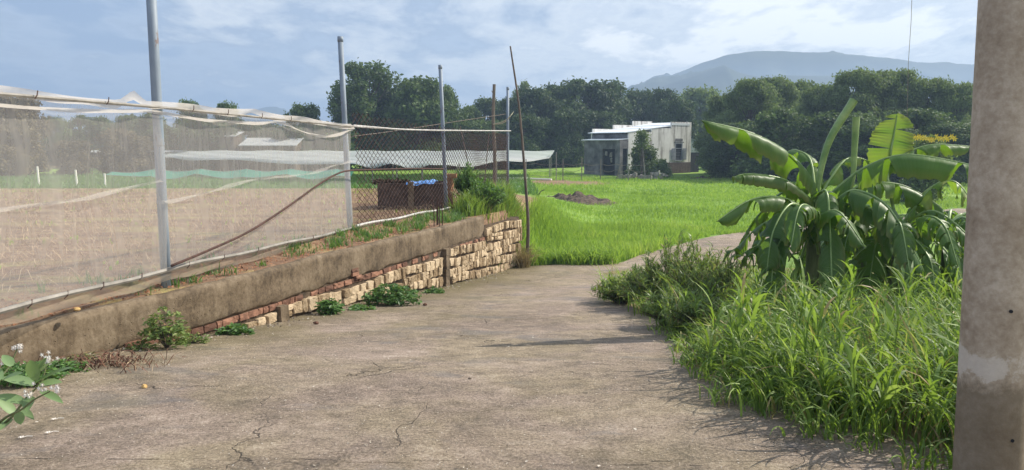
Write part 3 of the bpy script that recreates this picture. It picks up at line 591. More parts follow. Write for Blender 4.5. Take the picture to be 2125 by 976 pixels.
# bushes in front of the house
def bush(name, px, d, top, wpx, mat, label, cat='shrub', size=.16, n=14, group=None, dens=26, low=0.0):
    x = (px - 1062.5) / F * d; z0 = g1(x, d); H = CZ + (300 - top) / F * d - z0; W = wpx / F * d
    t = thing(name, (x, d, z0), label, cat, group); cl = []; mb = MB()
    for i in range(n):
        a = rnd.uniform(0, 6.283); f = (i + .5) / n; r = rnd.uniform(.16, .28) * min(W, H); zz_ = low * H + (H * (1 - low) - r) * f + r * .3
        rad = (W / 2 - r) * math.sqrt(rnd.random()) * (1 - .45 * f); c = (math.cos(a) * rad, math.sin(a) * rad, zz_); cl.append((c, r, rnd.uniform(.2, .9)))
        mb.tube([(0, 0, -.05), (c[0] * .5, c[1] * .5, zz_ * .6), c], [.03 * W / 2, .02 * W / 2, .006], 5, False)
    V, Fq, Rn = clump_leaves(cl, dens, size); obj_np('crown', V, Fq, mat, t, {'rnd': Rn}); mb.build('stems', M['bark'], t); return t
bush('shrub', 1336, 72, 300, 84, M['tree_mid'], 'big round dark green bush in front of the white house wall', size=.24, n=30, dens=60)
bush('shrub', 1378, 71, 328, 40, M['tree_light'], 'small lighter bush right of the big bush at the house', size=.2, n=12, dens=60)
t = bush('sapling', 1331, 70, 268, 44, M['tree_light'], 'young tree with pale slanting stem in front of the house corner', cat='tree', size=.18, n=14, dens=34, low=.62)
mb = MB(); mb.tube([(.35, 0, -.05), (.15, 0, 1.6), (0, 0, 3.4)], [.06, .05, .03], 6); mb.build('trunk', M['pale'], t)
bush('shrub', 1918, 42, 279, 130, M['tree_light'], 'bush with yellow flowers beside the upright banana leaf', size=.18, n=26, dens=60)
yb = C.objects[-1]
yt = [o for o in C.objects if o.get('label') == 'bush with yellow flowers beside the upright banana leaf'][0]
for k in range(16):
    mb = MB(); fx = -1.3 + 2.5 * (k + rnd.random() * .7) / 16; zt_ = CZ + (300 - 289) / F * 42 - yt.location.z + rnd.uniform(-.05, .12)
    for q in range(6):
        a = q * 1.047; mb.add([(fx, -.6, zt_), (fx + .1 * math.cos(a - .4), -.6 + .04 * math.sin(a), zt_ + .1 * math.sin(a - .4)), (fx + .16 * math.cos(a), -.64, zt_ + .20 * math.sin(a)), (fx + .1 * math.cos(a + .4), -.6 + .04 * math.sin(a), zt_ + .1 * math.sin(a + .4))], [(0, 1, 2, 3)])
    mb.build('flower', M['yellow'], yt)
# ------------------------------------------------------------------ wire fence in front of the house
wl = ['pale thin fence post left of the dark house end', 'grey fence post at the dark house corner', 'thin fence post before the dark lean-to wall', 'thin fence post beside the dark doorway', 'pale fence post below the house bush', 'slanting fence post left of the house bush', 'short fence post right of the house bush']
for (px, top, sl_), lb in zip([(1154, 316, 0), (1207, 328, 0), (1168, 330, .0), (1246, 330, 0), (1304, 340, 0), (1278, 345, .3), (1350, 358, 0)], wl):
    d = 66; x = (px - 1062.5) / F * d; z0 = g1(x, d); z1 = CZ + (300 - top) / F * d
    mb = MB(); mb.tube([(0, 0, -.1), (sl_ * .5, 0, (z1 - z0) / 2), (sl_, 0, z1 - z0)], .045, 6); o = mb.build('fence_post', M['pale'] if px in (1154, 1304) else M['wood'], loc=(x, d, z0)); tag(o, lb, 'fence post', 'thin posts of the wire fence before the house')
for j, (zh, lb) in enumerate([(.45, 'lowest sagging wire of the fence before the house'), (1.0, 'middle sagging wire of the fence before the house'), (1.45, 'top sagging wire of the fence before the house')]):
    mb = MB(); X0 = [1060, 1110, 1154, 1168, 1207, 1246, 1278, 1304, 1350]; pts = []
    for a, b in zip(X0[:-1], X0[1:]):
        for q in range(6):
            tt = q / 6; px = a + (b - a) * tt; x = (px - 1062.5) / F * 66; pts.append((x, 65.93, g1(x, 66) + zh - .35 * math.sin(math.pi * tt) * (.4 + .6 * rnd.random() * 0 + .3 * (j % 2))))
    mb.tube(pts, .014, 4); tag(mb.build('fence_wire', M['wood']), lb, 'wire', 'sagging wires before the house')
# ------------------------------------------------------------------ net houses on the left field
NH = [(170, 130, 316), (345, 77, 325), (725, 50, 341), (905, 46, 344), (1140, 71, 327)]
ntg = thing('net_house', (0, 60, g1(-3, 60)), 'long low crop shelter roofed with white shade net beyond the soil field', 'net house')
gz_ = g1(-3, 60)
front = [Vector(((px - 1062.5) / F * d, d, .38)) for px, d, _ in NH]
fr = []
for a, b in zip(front[:-1], front[1:]):
    n = 14
    for q in range(n): fr.append(a.lerp(b, q / n))
fr.append(front[-1]); far = [Vector(((px - 1062.5) / F * 80, 80, .95)) for px in np.linspace(180, 1150, len(fr))]
rows = 16; X = np.zeros((rows, len(fr))); Y = X.copy(); Z = X.copy()
for j in range(rows):
    tt = (j / (rows - 1)) ** 1.6
    for i in range(len(fr)):
        pnt = fr[i].lerp(far[i], tt); X[j, i], Y[j, i] = pnt.x, pnt.y - 60
        Z[j, i] = pnt.z - gz_ + .10 * math.sin(j * 2.1) + .13 * math.cos(i * 2 * math.pi / 7) * math.exp(-j * .3) + .05 * math.sin(i * 1.1 + j) - (.12 if j == 0 else 0)
grid_np('roof_net', X, Y, Z, M['roofnet'], ntg, smooth=True)
for i in range(0, len(fr), 4):
    for f_ in (0, .28):
        pnt = fr[i].lerp(far[i], f_); g0 = g1(pnt.x, pnt.y); mb = MB(); mb.tube([(pnt.x, pnt.y - 60, g0 - .1 - gz_), (pnt.x, pnt.y - 60, .40 - gz_)], .04, 6); mb.build('post', M['pale'], ntg)
for (px0, px1, y0, y1, d, nm, lb, mt) in [(418, 492, 274, 284, 82, 'barn', 'low pale roofed barn behind the netting near the first metal post', 'roofg'), (498, 618, 287, 303, 81.5, 'barn', 'wide pale roofed barn behind the netting under the small far mountain', 'roofg')]:
    x0 = (px0 - 1062.5) / F * d; x1 = (px1 - 1062.5) / F * d; z0 = g1(x0, d); zt_ = CZ + (300 - y0) / F * d; ze = CZ + (300 - y1) / F * d
    t = thing(nm, ((x0 + x1) / 2, d, z0), lb, 'barn', 'barns behind the netting'); wx = (x1 - x0) / 2
    mb = MB(); mb.prism([(-wx, 0), (wx, 0), (wx, 3), (-wx, 3)], [ze - z0] * 2 + [zt_ - z0] * 2, [ze - z0 + .06] * 2 + [zt_ - z0 + .06] * 2); mb.build('roof', M[mt], t)
    mb = MB(); mb.prism([(-wx + .2, .2), (wx - .2, .2), (wx - .2, 2.8), (-wx + .2, 2.8)], 0, [ze - z0 - .02] * 2 + [zt_ - z0 - .05] * 2); mb.build('wall', M['brush'], t)
# teal net on stakes
tn = thing('crop_net', (0, 50, g1(-17, 50)), 'teal green net hung on stakes beyond the soil field behind the netting', 'crop net')
g0 = g1(-17, 50); px_ = [230, 345, 440, 530, 620, 725, 740]; n = 120; X = np.zeros((4, n)); Y = X.copy(); Z = X.copy()
for i in range(n):
    px = 235 + (735 - 235) * i / (n - 1); x = (px - 1062.5) / F * 50; sag = abs(math.sin(i * math.pi / 22)) ; top = .03 - .16 * sag - (.18 * max(0, 1 - i / 18)); bot = top - .38 + .10 * math.sin(i * .17) + .20 * max(0, 1 - i / 18)
    for j in range(4): X[j, i] = x; Y[j, i] = -.9 * (j / 3) ; Z[j, i] = top + (bot - top) * j / 3 - g0
grid_np('net_sheet', X, Y, Z, M['tealnet'], tn)
mb = MB(); mb.tube([(X[0, i], 0, Z[0, i]) for i in range(0, n, 2)], .018, 4); mb.build('hem', M['pale'], tn)
mb = MB(); mb.tube([(X[3, i], Y[3, i], Z[3, i]) for i in range(0, n, 2)], .018, 4); mb.build('hem', M['pale'], tn)
for i in range(11, n, 11):
    mb = MB(); mb.tube([(X[0, i], 0, g1(X[0, i], 50) - g0 - .05), (X[0, i], 0, .08 - g0)], .03, 5); mb.build('stake', M['wood'], tn)
for px, y0, y1, lean, lb in [(82, 345, 386, -.04, 'tallest white stake, leftmost of the three in the green strip behind the netting'), (161, 352, 381, -.05, 'middle one of the three white stakes behind the netting'), (219, 360, 389, 0, 'rightmost of the three white stakes behind the netting')]:
    d = 46; x = (px - 1062.5) / F * d; z0 = g1(x, d); z1 = CZ + (300 - y0) / F * d
    mb = MB(); mb.tube([(0, 0, -.1), (lean, 0, (z1 - z0))], .055, 6); tag(mb.build('stake', M['white'], loc=(x, d, z0)), lb, 'stake', 'white stakes behind the netting')

# ------------------------------------------------------------------ RETAINING WALL
wt = thing('retaining_wall', (-3.0, 10, -.7), 'low roadside retaining wall of tan stone blocks under a rough concrete beam', 'wall')
O = Vector((-3.0, 10, -.7))
wp = [Vector((float(Wx(y)), y, 0)) for y in np.arange(-6, 19.56, .07)]
cum = [0]
for a, b in zip(wp[:-1], wp[1:]): cum.append(cum[-1] + (b - a).length)
def wall_at(s):
    s = max(0, min(cum[-1] - 1e-4, s)); i = int(np.searchsorted(cum, s)) ; i = max(1, i); f = (s - cum[i - 1]) / (cum[i] - cum[i - 1]); p_ = wp[i - 1].lerp(wp[i], f); tdir = (wp[min(i + 6, len(wp) - 1)] - wp[max(i - 7, 0)]).normalized(); return p_, tdir, Vector((tdir.y, -tdir.x, 0))
def s_of_y(y): return float(np.interp(y, [p.y for p in wp], cum))
# cap beam
prof = [(-.15, -.46), (-.15, -.2), (-.15, -.02), (-.14, .0), (-.10, .004), (-.07, .004), (-.03, 0), (0, -.025), (.006, -.07), (.004, -.13), (.003, -.19), (.004, -.25), (.003, -.31), (.0, -.37), (-.004, -.42), (-.02, -.455), (-.12, -.46)]
S = np.arange(0, s_of_y(17.24), .07); V = []; F_ = []; m_ = len(prof)
for i, s in enumerate(S):
    p_, td, nr = wall_at(s)
    step = -.03 if (p_.y > 15.25) else 0
    drop = -.0 if p_.y < 11.3 else 0
    for (u, z) in prof:
        q = p_ + nr * (u + step) + Vector((0, 0, z + .02 * mnoise.noise(Vector((s * .7, 3, 0)))))
        nz_ = mnoise.fractal(Vector((s * 3.2, z * 4, u * 3)), 1, 2, 4) * .016 + mnoise.noise(Vector((s * 13, z * 14, u * 9))) * .005
        lowrag = .05 * mnoise.noise(Vector((s * 2.2, 9, 1))) + .03 * mnoise.noise(Vector((s * 8, 2, 1))) if z < -.4 else 0
        V.append(q + nr * nz_ + Vector((0, 0, nz_ * .8 + lowrag)) - O)
for i in range(len(S) - 1):
    for j in range(m_):
        j2 = (j + 1) % m_; F_.append((i * m_ + j, (i + 1) * m_ + j, (i + 1) * m_ + j2, i * m_ + j2))
F_.append(tuple(range(m_))); F_.append(tuple((len(S) - 1) * m_ + j for j in range(m_))[::-1])
mb = MB(); mb.add(V, F_); mb.build('concrete_beam', M['wallc'], wt, smooth=True)
# mortar core
V = []; F_ = []; S2 = np.arange(s_of_y(6.0), cum[-1], .12); 
for s in S2:
    p_, td, nr = wall_at(s); top = -.44 if p_.y < 17.2 else -.22; zb = float(zroad(p_.y)) - .1
    for u, z in ((-.03, top), (-.26, top), (-.26, zb), (-.03, zb)): V.append(p_ + nr * u + Vector((0, 0, z)) - O)
for i in range(len(S2) - 1):
    for j in range(4): j2 = (j + 1) % 4; F_.append((i * 4 + j, (i + 1) * 4 + j, (i + 1) * 4 + j2, i * 4 + j2))
F_.append((0, 1, 2, 3)); b_ = (len(S2) - 1) * 4; F_.append((b_ + 3, b_ + 2, b_ + 1, b_))
mb = MB(); mb.add(V, F_); mb.build('mortar_core', M['mortar'], wt)
# chunky stones and bricks
def chunk(mb, s0, s1, z0, z1, out, jit, tone, inset=.16, back=-.06):
    nn = 8; cen_s, cen_z = (s0 + s1) / 2, (z0 + z1) / 2; ring = []
    for q in range(nn):
        a = 2 * math.pi * q / nn; cx_, cz_ = math.cos(a), math.sin(a); sc_ = 1 / max(abs(cx_), abs(cz_)); sc_ = min(sc_, 1.36)
        ring.append(((s1 - s0) / 2 * cx_ * sc_ * (1 + rnd.uniform(-jit, jit)), (z1 - z0) / 2 * cz_ * sc_ * (1 + rnd.uniform(-jit, jit))))
    v = []
    for lvl, (k_, o_) in enumerate(((1, back), (1, out * .8 - .006), (1 - inset * .55, out))):
        for (a, b) in ring:
            p_, td, nr = wall_at(cen_s + a * k_); v.append(p_ + nr * (o_ + (rnd.uniform(-.008, .012) if lvl == 2 else 0)) + Vector((0, 0, cen_z + b * k_)) - O)
    p_, td, nr = wall_at(cen_s); v.append(p_ + nr * (out + rnd.uniform(0, .014)) + Vector((0, 0, cen_z)) - O)
    f = []
    for l_ in range(2):
        for q in range(nn): q2 = (q + 1) % nn; f.append((l_ * nn + q, l_ * nn + q2, (l_ + 1) * nn + q2, (l_ + 1) * nn + q))
    for q in range(nn): f.append((2 * nn + q, 2 * nn + (q + 1) % nn, 3 * nn))
    mb.add(v, [x[::-1] for x in f] if False else f, tone)
ms_ = MB(); sP = s_of_y(15.08)
for row in range(9):
    s = s_of_y(8.6) + rnd.uniform(0, .1)
    while s < cum[-1] - .1:
        p_, _, _ = wall_at(s); y = p_.y; zb = float(zroad(y)); right = y > 15.2
        zt_ = -.56 if y < 17.2 else -.26
        if 15.2 < y < 17.2: zt_ = -.50
        nrow = max(1, round((zt_ - zb) / (.185 if not right else .20))); hrow = (zt_ - zb) / nrow
        wst = rnd.uniform(.11, .24) if not right else rnd.uniform(.08, .20)
        if row < nrow and (zt_ - zb) > .07 and abs(s + wst / 2 - sP) > .09 + wst / 2:
            z1_ = zt_ - row * hrow; z0_ = z1_ - hrow; wob = .03 * math.sin(s * 2.3 + row * 2)
            if rnd.random() < .18 and hrow > .12: 
                mid_ = (z0_ + z1_) / 2
                chunk(ms_, s + .008, s + wst - .008, mid_ + .006 + wob, z1_ - .006 + wob, rnd.uniform(.0, .03), .14, rnd.random()); chunk(ms_, s + .008, s + wst - .008, z0_ + .006 + wob, mid_ - .006 + wob, rnd.uniform(.0, .03), .14, rnd.random())
            else: chunk(ms_, s + .01, s + wst - .01, z0_ + .012 + wob, z1_ - .012 + wob, rnd.uniform(.0, .045), .16, rnd.random())
        s += wst
ms_.build('stone_facing', M['stone'], wt)
mb = MB(); s = s_of_y(7.9)
while s < s_of_y(17.1):
    l_ = rnd.choice([.1, .19, .2, .21]); y = wall_at(s)[0].y
    if rnd.random() < (.93 if y < 13 else .6) and abs(s + l_ / 2 - sP) > .2: chunk(mb, s + .006, s + l_ - .006, -.545 + rnd.uniform(-.004, .004), -.468, rnd.uniform(-.022, -.002), .015, rnd.random(), .05)
    s += l_
for s_, z_ in ((s_of_y(11.75), -.40), (s_of_y(11.75), -.34), (s_of_y(11.85), -.465)): chunk(mb, s_, s_ + .19, z_ - .03, z_ + .028, .018, .05, rnd.random(), .06)
mb.build('brick_course', M['brick'], wt)
p_, td, nr = wall_at(sP); mb = MB(); rot = Matrix((( td.x, nr.x, 0), (td.y, nr.y, 0), (0, 0, 1)))
zb = float(zroad(15.08)); 
for k_ in range(6): mb.box(p_ - nr * .02 + Vector((0, 0, zb - .05 + (k_ + .5) * (-.44 - zb + .05) / 6)) - O, (.17 + rnd.uniform(-.015, .02), .16 + rnd.uniform(0, .02), (-.44 - zb + .05) / 6 + .002), rot=rot, jit=.008)
mb.build('pillar', M['wallc'], wt)
for k_ in range(5):
    a = wall_at(sP + rnd.uniform(-.22, .1))[0] - nr * rnd.uniform(.06, .2) - O; hh = rnd.uniform(.45, .62)
    mb = MB(); mb.tube([a + Vector((0, 0, -.1)), a + Vector((0, 0, hh * .5)), a + Vector((rnd.uniform(-.05, .02), 0, hh))], .010, 6); mb.build('rebar', M['rust'], wt)
# short end block of the wall
mb = MB(); p_, td, nr = wall_at(s_of_y(10.0)); 
tag(MB().build('x', M['brick']), kind='x'); bpy.data.objects.remove(bpy.data.objects['x'])
# ------------------------------------------------------------------ NET FENCE
FP = [Vector((-6.1, -2.6, .12)), Vector((-4.9, 3.3, .12)), Vector((-3.86, 8.49, .12)), Vector((-2.85, 13.55, .12)), Vector((-1.49, 17.62, .12)), Vector((-.13, 24.0, .12))]
def fence_at(s_idx, t): return FP[s_idx].lerp(FP[s_idx + 1], t)
def post(p_, ztop, r, name, parent, mat, org, lean=(0, 0), cap=True, n=14):
    mb = MB(); b = Vector((p_.x, p_.y, -.25)) - org; tpt = Vector((p_.x + lean[0], p_.y + lean[1], ztop)) - org
    mb.tube([b, b.lerp(tpt, .33), b.lerp(tpt, .66), tpt], [r * 1.02, r, r * .99, r * .98], n)
    if cap: mb.tube([tpt + Vector((0, 0, -.07)), tpt + Vector((0, 0, .02))], r * 1.06, n)
    o = mb.build(name, mat, parent, smooth=False)
    for pl in o.data.polygons: pl.use_smooth = len(pl.vertices) == 4
    return o
org = Vector((-3.86, 8.49, 0)); nf = thing('net_fence', org, 'tall fence of pale insect net stretched between two big metal posts along the field', 'fence')
po = post(FP[2], 3.75, .054, 'post', nf, M['post'], org)
for zc in (1.62, .98):
    mb = MB(); mb.tube([(0, 0, zc - .03), (0, 0, zc + .01)], .058, 14); mb.build('pipe_joint', M['galv'], po)
po2 = post(FP[3], 2.0 + 1.42, .047, 'post', nf, M['post'], org, (-.10, 0)); post(FP[1], 3.6, .06, 'post', nf, M['post'], org)
# net sheet from y=-2.6 to second post
NP = []; pathseg = [(0, 1), (1, 2), (2, 3)]
for (i0, i1) in pathseg:
    n = 46 if i0 else 20
    for q in range(n): NP.append(FP[i0].lerp(FP[i1], q / n))
NP.append(FP[3]); ncol = len(NP); nrow = 14
def railz(y): return float(np.interp(y, [-3, 6.35, 8.49, 13.55], [2.02, 2.02, 2.005, 1.915]))
def botz(y): return float(np.interp(y, [-3, 6.35, 8.49, 13.55], [.26, .24, .235, .14]))
X = np.zeros((nrow, ncol)); Y = X.copy(); Z = X.copy()
for j in range(nrow):
    f = j / (nrow - 1)
    for i, p_ in enumerate(NP):
        wv_ = .035 * math.sin(p_.y * 3.1 + f * 2.2) * math.sin(f * math.pi) + .02 * mnoise.noise(Vector((p_.y * 2.5, f * 3, 1)))
        q = p_ + Vector((.96, -.2, 0)) * (.045 + wv_); X[j, i], Y[j, i] = q.x - org.x, q.y - org.y; Z[j, i] = railz(p_.y) * (1 - f) + botz(p_.y) * f
grid_np('net_sheet', X, Y, Z, M['net'], nf)
def ribbon(name, zf, width, off, mat, drop=None, n=220, y0=-2.6, y1=13.55, rowsn=3, twist=0.0):
    Xr_ = np.zeros((rowsn, n)); Yr_ = Xr_.copy(); Zr_ = Xr_.copy()
    for i in range(n):
        y = y0 + (y1 - y0) * i / (n - 1); x = float(np.interp(y, [p.y for p in FP], [p.x for p in FP]))
        for j in range(rowsn):
            f = j / (rowsn - 1); wd_ = width * (1 + .5 * mnoise.noise(Vector((y * 1.7, 5, twist))))
            o_ = off + .03 * math.sin(y * 5 + j * 1.7 + twist) + .02 * f
            Xr_[j, i] = x + .98 * o_ - org.x; Yr_[j, i] = y - .2 * o_ - org.y; Zr_[j, i] = zf(y) - wd_ * f
    return grid_np(name, Xr_, Yr_, Zr_, mat, nf)
ribbon('folded_hem', lambda y: railz(y) + .045 + .02 * math.sin(y * 2.3) + .11 * max(0, 1 - abs(y - 8.0) / .22) + .07 * max(0, 1 - abs(y - 10.3) / .9), .085, .075, M['hem'])
ribbon('folded_hem', lambda y: railz(y) - .04 - .05 * abs(math.sin(y * 1.15)) - .10 * max(0, math.sin((y - 11.2) * 1.4)) * (y > 11.2), .035, .09, M['hem'], twist=3)
ribbon('seam', lambda y: 1.06 + .05 * math.sin(y * .9 + 1) + .12 * max(0, (y - 7.3)) * (y < 8.45), .032, .075, M['hem2'], y1=8.40, twist=5)
ribbon('seam', lambda y: 1.02 + .055 * (y - 8.5) + .03 * math.sin(y * 2), .03, .075, M['hem2'], y0=8.44, twist=6)
ribbon('skirt', lambda y: botz(y) + .0, .14, .06, M['skirt'], rowsn=4, twist=8)
mb = MB(); pts = []
for y in np.arange(-2.6, 13.6, .4): x = float(np.interp(y, [p.y for p in FP], [p.x for p in FP])); pts.append((x + .10 - org.x, y - .02 - org.y, railz(y) - .01))
pts.append((FP[3].x + .09 - org.x, FP[3].y - org.y, railz(13.5))); mb.tube(pts, .017, 6); mb.build('top_rail', M['pale'], nf)
mb = MB(); pts = []
for y in np.arange(-2.6, 13.6, .4): x = float(np.interp(y, [p.y for p in FP], [p.x for p in FP])); pts.append((x + .11 - org.x, y - .02 - org.y, botz(y) + .01 * math.sin(y * 3)))
mb.tube(pts, .024, 6); mb.build('bottom_rail', M['pale'], nf)
for y in [3.8, 4.6, 5.3, 6.0, 6.5, 6.9, 7.35, 7.9, 8.7, 9.4, 10.2, 11.0, 11.8, 12.6]:
    x = float(np.interp(y, [p.y for p in FP], [p.x for p in FP])) - org.x; mb = MB(); mb.tube([(x + .125, y - org.y + .03, botz(y) + .035), (x + .14, y - org.y, botz(y)), (x + .12, y - org.y - .03, botz(y) - .03)], .005, 5); mb.build('rail_tie', M['rust'], nf)
    if rnd.random() < .7: mb = MB(); yy = y + .2; x = float(np.interp(yy, [p.y for p in FP], [p.x for p in FP])) - org.x; mb.tube([(x + .14, yy - org.y + .03, railz(y) + .04), (x + .15, yy - org.y, railz(y)), (x + .14, yy - org.y - .02, railz(y) - .03)], .005, 5); mb.build('rail_tie', M['rust'], nf)
# ------------------------------------------------------------------ CHAIN LINK FENCE
org2 = Vector((-1.49, 17.62, 0)); cf = thing('chain_link_fence', org2, 'rusty chain link fence section on two slim metal posts right of the pale netting', 'fence')
post(FP[4], 3.35, .043, 'post', cf, M['post'], org2, (-.12, 0)); post(FP[5], 3.33, .042, 'post', cf, M['post'], org2, (.0, 0))
Ls = [0]; PP = [FP[3], FP[4], FP[5]]
for a, b in zip(PP[:-1], PP[1:]): Ls.append(Ls[-1] + (b - a).length)
def cl_at(s):
    if s < Ls[1]: q = PP[0].lerp(PP[1], s / Ls[1])
    else: q = PP[1].lerp(PP[2], min(1, (s - Ls[1]) / (Ls[2] - Ls[1])))
    return q
mbv = []; mbf = []; pw = .085; qh = .058; i = 0; s = .12
while s < Ls[2]:
    topz = 2.12 - .16 * min(1, s / 6) + rnd.uniform(-.03, .03) + .08 * max(0, 1 - s / 2.5); nz_ = int((topz - .12) / qh); pts = []
    for k_ in range(nz_ + 1):
        ss = s + pw / 2 * (1 if (k_ + i) % 2 else -1); q = cl_at(min(max(ss, 0), Ls[2])); q = q + Vector((.05 + .04 * math.sin(s * 2 + k_ * .1), 0, 0)); q.z = .12 + k_ * qh
        pts.append(q - org2)
    r_ = .0062; b = len(mbv)
    for q in pts:
        for a in (0, 2.1, 4.2): mbv.append((q.x + math.cos(a) * r_, q.y + math.sin(a) * r_, q.z))
    for k_ in range(len(pts) - 1):
        for a in range(3): a2 = (a + 1) % 3; mbf.append((b + k_ * 3 + a, b + k_ * 3 + a2, b + k_ * 3 + 3 + a2, b + k_ * 3 + 3 + a))
    s += pw; i += 1
mb = MB(); mb.add(mbv, mbf); mb.build('wire_mesh', M['rust'], cf)
mb = MB(); pts = []
for s in np.arange(0, Ls[2] + .3, .3): q = cl_at(s); pts.append((q.x + .09 - org2.x, q.y - org2.y, 1.915 - .02 * math.sin(min(1, s / Ls[1]) * 3.14) + .10 * max(0, (s - Ls[1]) / 6.5)))
mb.tube(pts, .017, 6); mb.build('top_rail', M['striped'], cf)
mb = MB(); mb.tube([(-1.36 + .09, -4.07, 1.93), (-.9 + .08, -2.75, 1.90)], .015, 6); mb.build('top_rail', M['striped'], cf)
mb = MB(); pts = []
for s in np.arange(0, Ls[1] + .2, .3): q = cl_at(s); pts.append((q.x + .10 - org2.x, q.y - org2.y, .17 + .012 * math.sin(s * 3)))
mb.tube(pts, .024, 6); mb.build('bottom_rail', M['striped'], cf)
# bent rod, lean pole, wood post, ropes
def pylist(lst): return [Py(*q) for q in lst]
def Pf(px, py, off=.17):
    r_ = ray(px, py); best = None
    for a, b in zip(FP[:-1], FP[1:]):
        a = a + Vector((off, 0, 0)); b = b + Vector((off, 0, 0)); dx, dy = b.x - a.x, b.y - a.y
        t_ = (a.x * dy - a.y * dx) / (r_[0] * dy - r_[1] * dx); y_ = r_[1] * t_
        if a.y <= y_ <= b.y + .01: best = Vector((r_[0] * t_, y_, CZ + r_[2] * t_))
    return best
pts = catmull([Pf(356, 552), Pf(430, 521), Pf(505, 487), Pf(560, 454), Pf(610, 420), Pf(660, 384), Pf(700, 361), Pf(730, 354), Pf(790, 352), Pf(860, 350), Pf(920, 351)], 50)
mb = MB(); mb.tube(pts, .015, 7); tag(mb.build('bent_rod', M['rust'], smooth=True), 'long dark bent rod leaning across the pale netting', 'rod')
mb = MB(); b0 = Py(1093, 552, 19.6); pts = catmull([b0 + Vector((0, 0, -.1)), Py(1096, 470, 19.6), Py(1092, 400, 19.6), Py(1078, 230, 19.55), Py(1059, 96, 19.5)], 16)
mb.tube(pts, [.052 - .0022 * i for i in range(16)], 8); tag(mb.build('bamboo_pole', M['bamboo'], smooth=True), 'tall thin dark pole leaning left at the end of the stone wall', 'pole')
mb = MB(); x0, y0_ = -.62, 26.5; zz0 = g1(x0, y0_); pts = catmull([(x0, y0_, zz0 - .1), (x0 + .03, y0_, 1.2), (x0 - .02, y0_, 2.4), (x0 + .02, y0_, 3.62)], 12)
mb.tube(pts, [.062 - .001 * i for i in range(12)], 8); mb.tube([pts[10], pts[10] + Vector((-.08, 0, .12))], [.02, .01], 5); tag(mb.build('wooden_post', M['wood']), 'crooked grey wooden post between two metal posts behind the chain link fence', 'post')
wp_top = Py(1024, 258, 26.4); p5 = Py(1054, 247, 24.0); p6 = Py(1066, 232, 23.9)
mb = MB(); mb.tube(catmull([wp_top, Py(1040, 254, 25.3), p5 + Vector((0, -.08, 0)), p6], 14), .016, 5); mb.tube(catmull([wp_top, Py(1040, 257, 25.3), p5 + Vector((0, -.09, -.05))], 12), .012, 5); tag(mb.build('rope', M['rope']), 'pale rope tied from the wooden post to the slim metal post', 'rope')
mb = MB(); mb.tube(catmull([Py(727, 284, 13.7), Py(820, 272, 17), Py(930, 255, 20.5), Py(1050, 237, 24)], 20), .008, 4); tag(mb.build('tie_wire', M['wood']), 'thin slack wire rising behind the chain link fence to the slim metal post', 'wire')
for (a, b, lb) in [((955, 262, 24), (985, 330, 24), 'thin leaning stick behind the chain link fence left of the wooden post'), ((1015, 275, 27), (1003, 330, 27), 'thin stick propped beside the wooden post')]:
    mb = MB(); A_, B_ = Py(*a), Py(*b); B_.z = g1(B_.x, B_.y) - .02; mb.tube([A_, B_], .016, 5); tag(mb.build('stick', M['wood']), lb, 'stick', 'sticks by the wooden post')
mb = MB(); mb.tube([Py(1894, -60, 30), Py(1891, 40, 30), Py(1885, 132, 30.3), Py(1880, 330, 30.5)], .010, 4); tag(mb.build('hanging_wire', M['wood']), 'single thin wire hanging down from the sky left of the concrete pole', 'wire')
# cistern
cz0 = g1(-2.6, 18.6); ct = thing('cistern', (-2.6, 17.95, cz0), 'dark brown cement water tank behind the chain link fence', 'tank')
x0, x1 = Py(785, 400, 17.8).x + 2.6, Py(921, 400, 17.8).x + 2.6
for nm, c, dd in (('front_panel', ((x0 + x1) / 2, -.2, .28), (x1 - x0, .08, .62)), ('side_panel', (x0 + .04, .42, .28), (.08, 1.14, .62)), ('side_panel', (x1 - .04, .42, .28), (.08, 1.14, .62)), ('rear_panel', ((x0 + x1) / 2, 1.04, .28), (x1 - x0, .08, .62))):
    mb = MB(); mb.box(c, dd, jit=.006); mb.build(nm, M['tank'], ct)
mb = MB(); mb.box(((x0 + x1) / 2 + .02, -.30, .30), (.12, .11, .66), jit=.008); mb.build('pillar', M['wallc'], ct)
mb = MB(); mb.box(((x0 + x1) / 2, .42, .48), (x1 - x0 - .2, 1.1, .06)); mb.build('lid', M['tank'], ct)
Xt, Yt = np.meshgrid(np.linspace(.12, .78, 18), np.linspace(-.28, .5, 12)); Zt = .61 + .025 * np.sin(Xt * 21) * np.cos(Yt * 15) + .02 * np.sin(Xt * 9 + 2) + .01; Zt[0] -= .05
tpo = grid_np('tarp', Xt + (-2.6) + .05, Yt + 17.95, Zt + cz0, M['tarp']); tag(tpo, 'crumpled blue tarp lying on top of the dark water tank', 'tarp')
V, Fq, Rn = clump_leaves([((-3.15 + .1 * i, 17.85, cz0 + .62 + .02 * (i % 2)), .09, .4) for i in range(8)], 500, .07, .6); tag(obj_np('dead_plants', V, Fq, M['brush'], None, {'rnd': Rn}), 'heap of dead dark plants on the left of the tank top', 'plants')
lt = thing('block_stack', (Py(932, 400, 18.0).x, 18.0, g1(-1.5, 18.3)), 'stack of rough orange laterite blocks at the right end of the dark tank', 'blocks')
for k_, (w_, z_, hh) in enumerate([(.20, .1, .2), (.18, .29, .18), (.19, .47, .18), (.22, .63, .14), (.26, .75, .1)]):
    mb = MB(); mb.box((rnd.uniform(-.02, .02) + (.03 if k_ > 3 else 0), 0, z_), (w_, .22, hh), rnd.uniform(-.15, .15), jit=.02); mb.build('block', M['laterite'], lt)
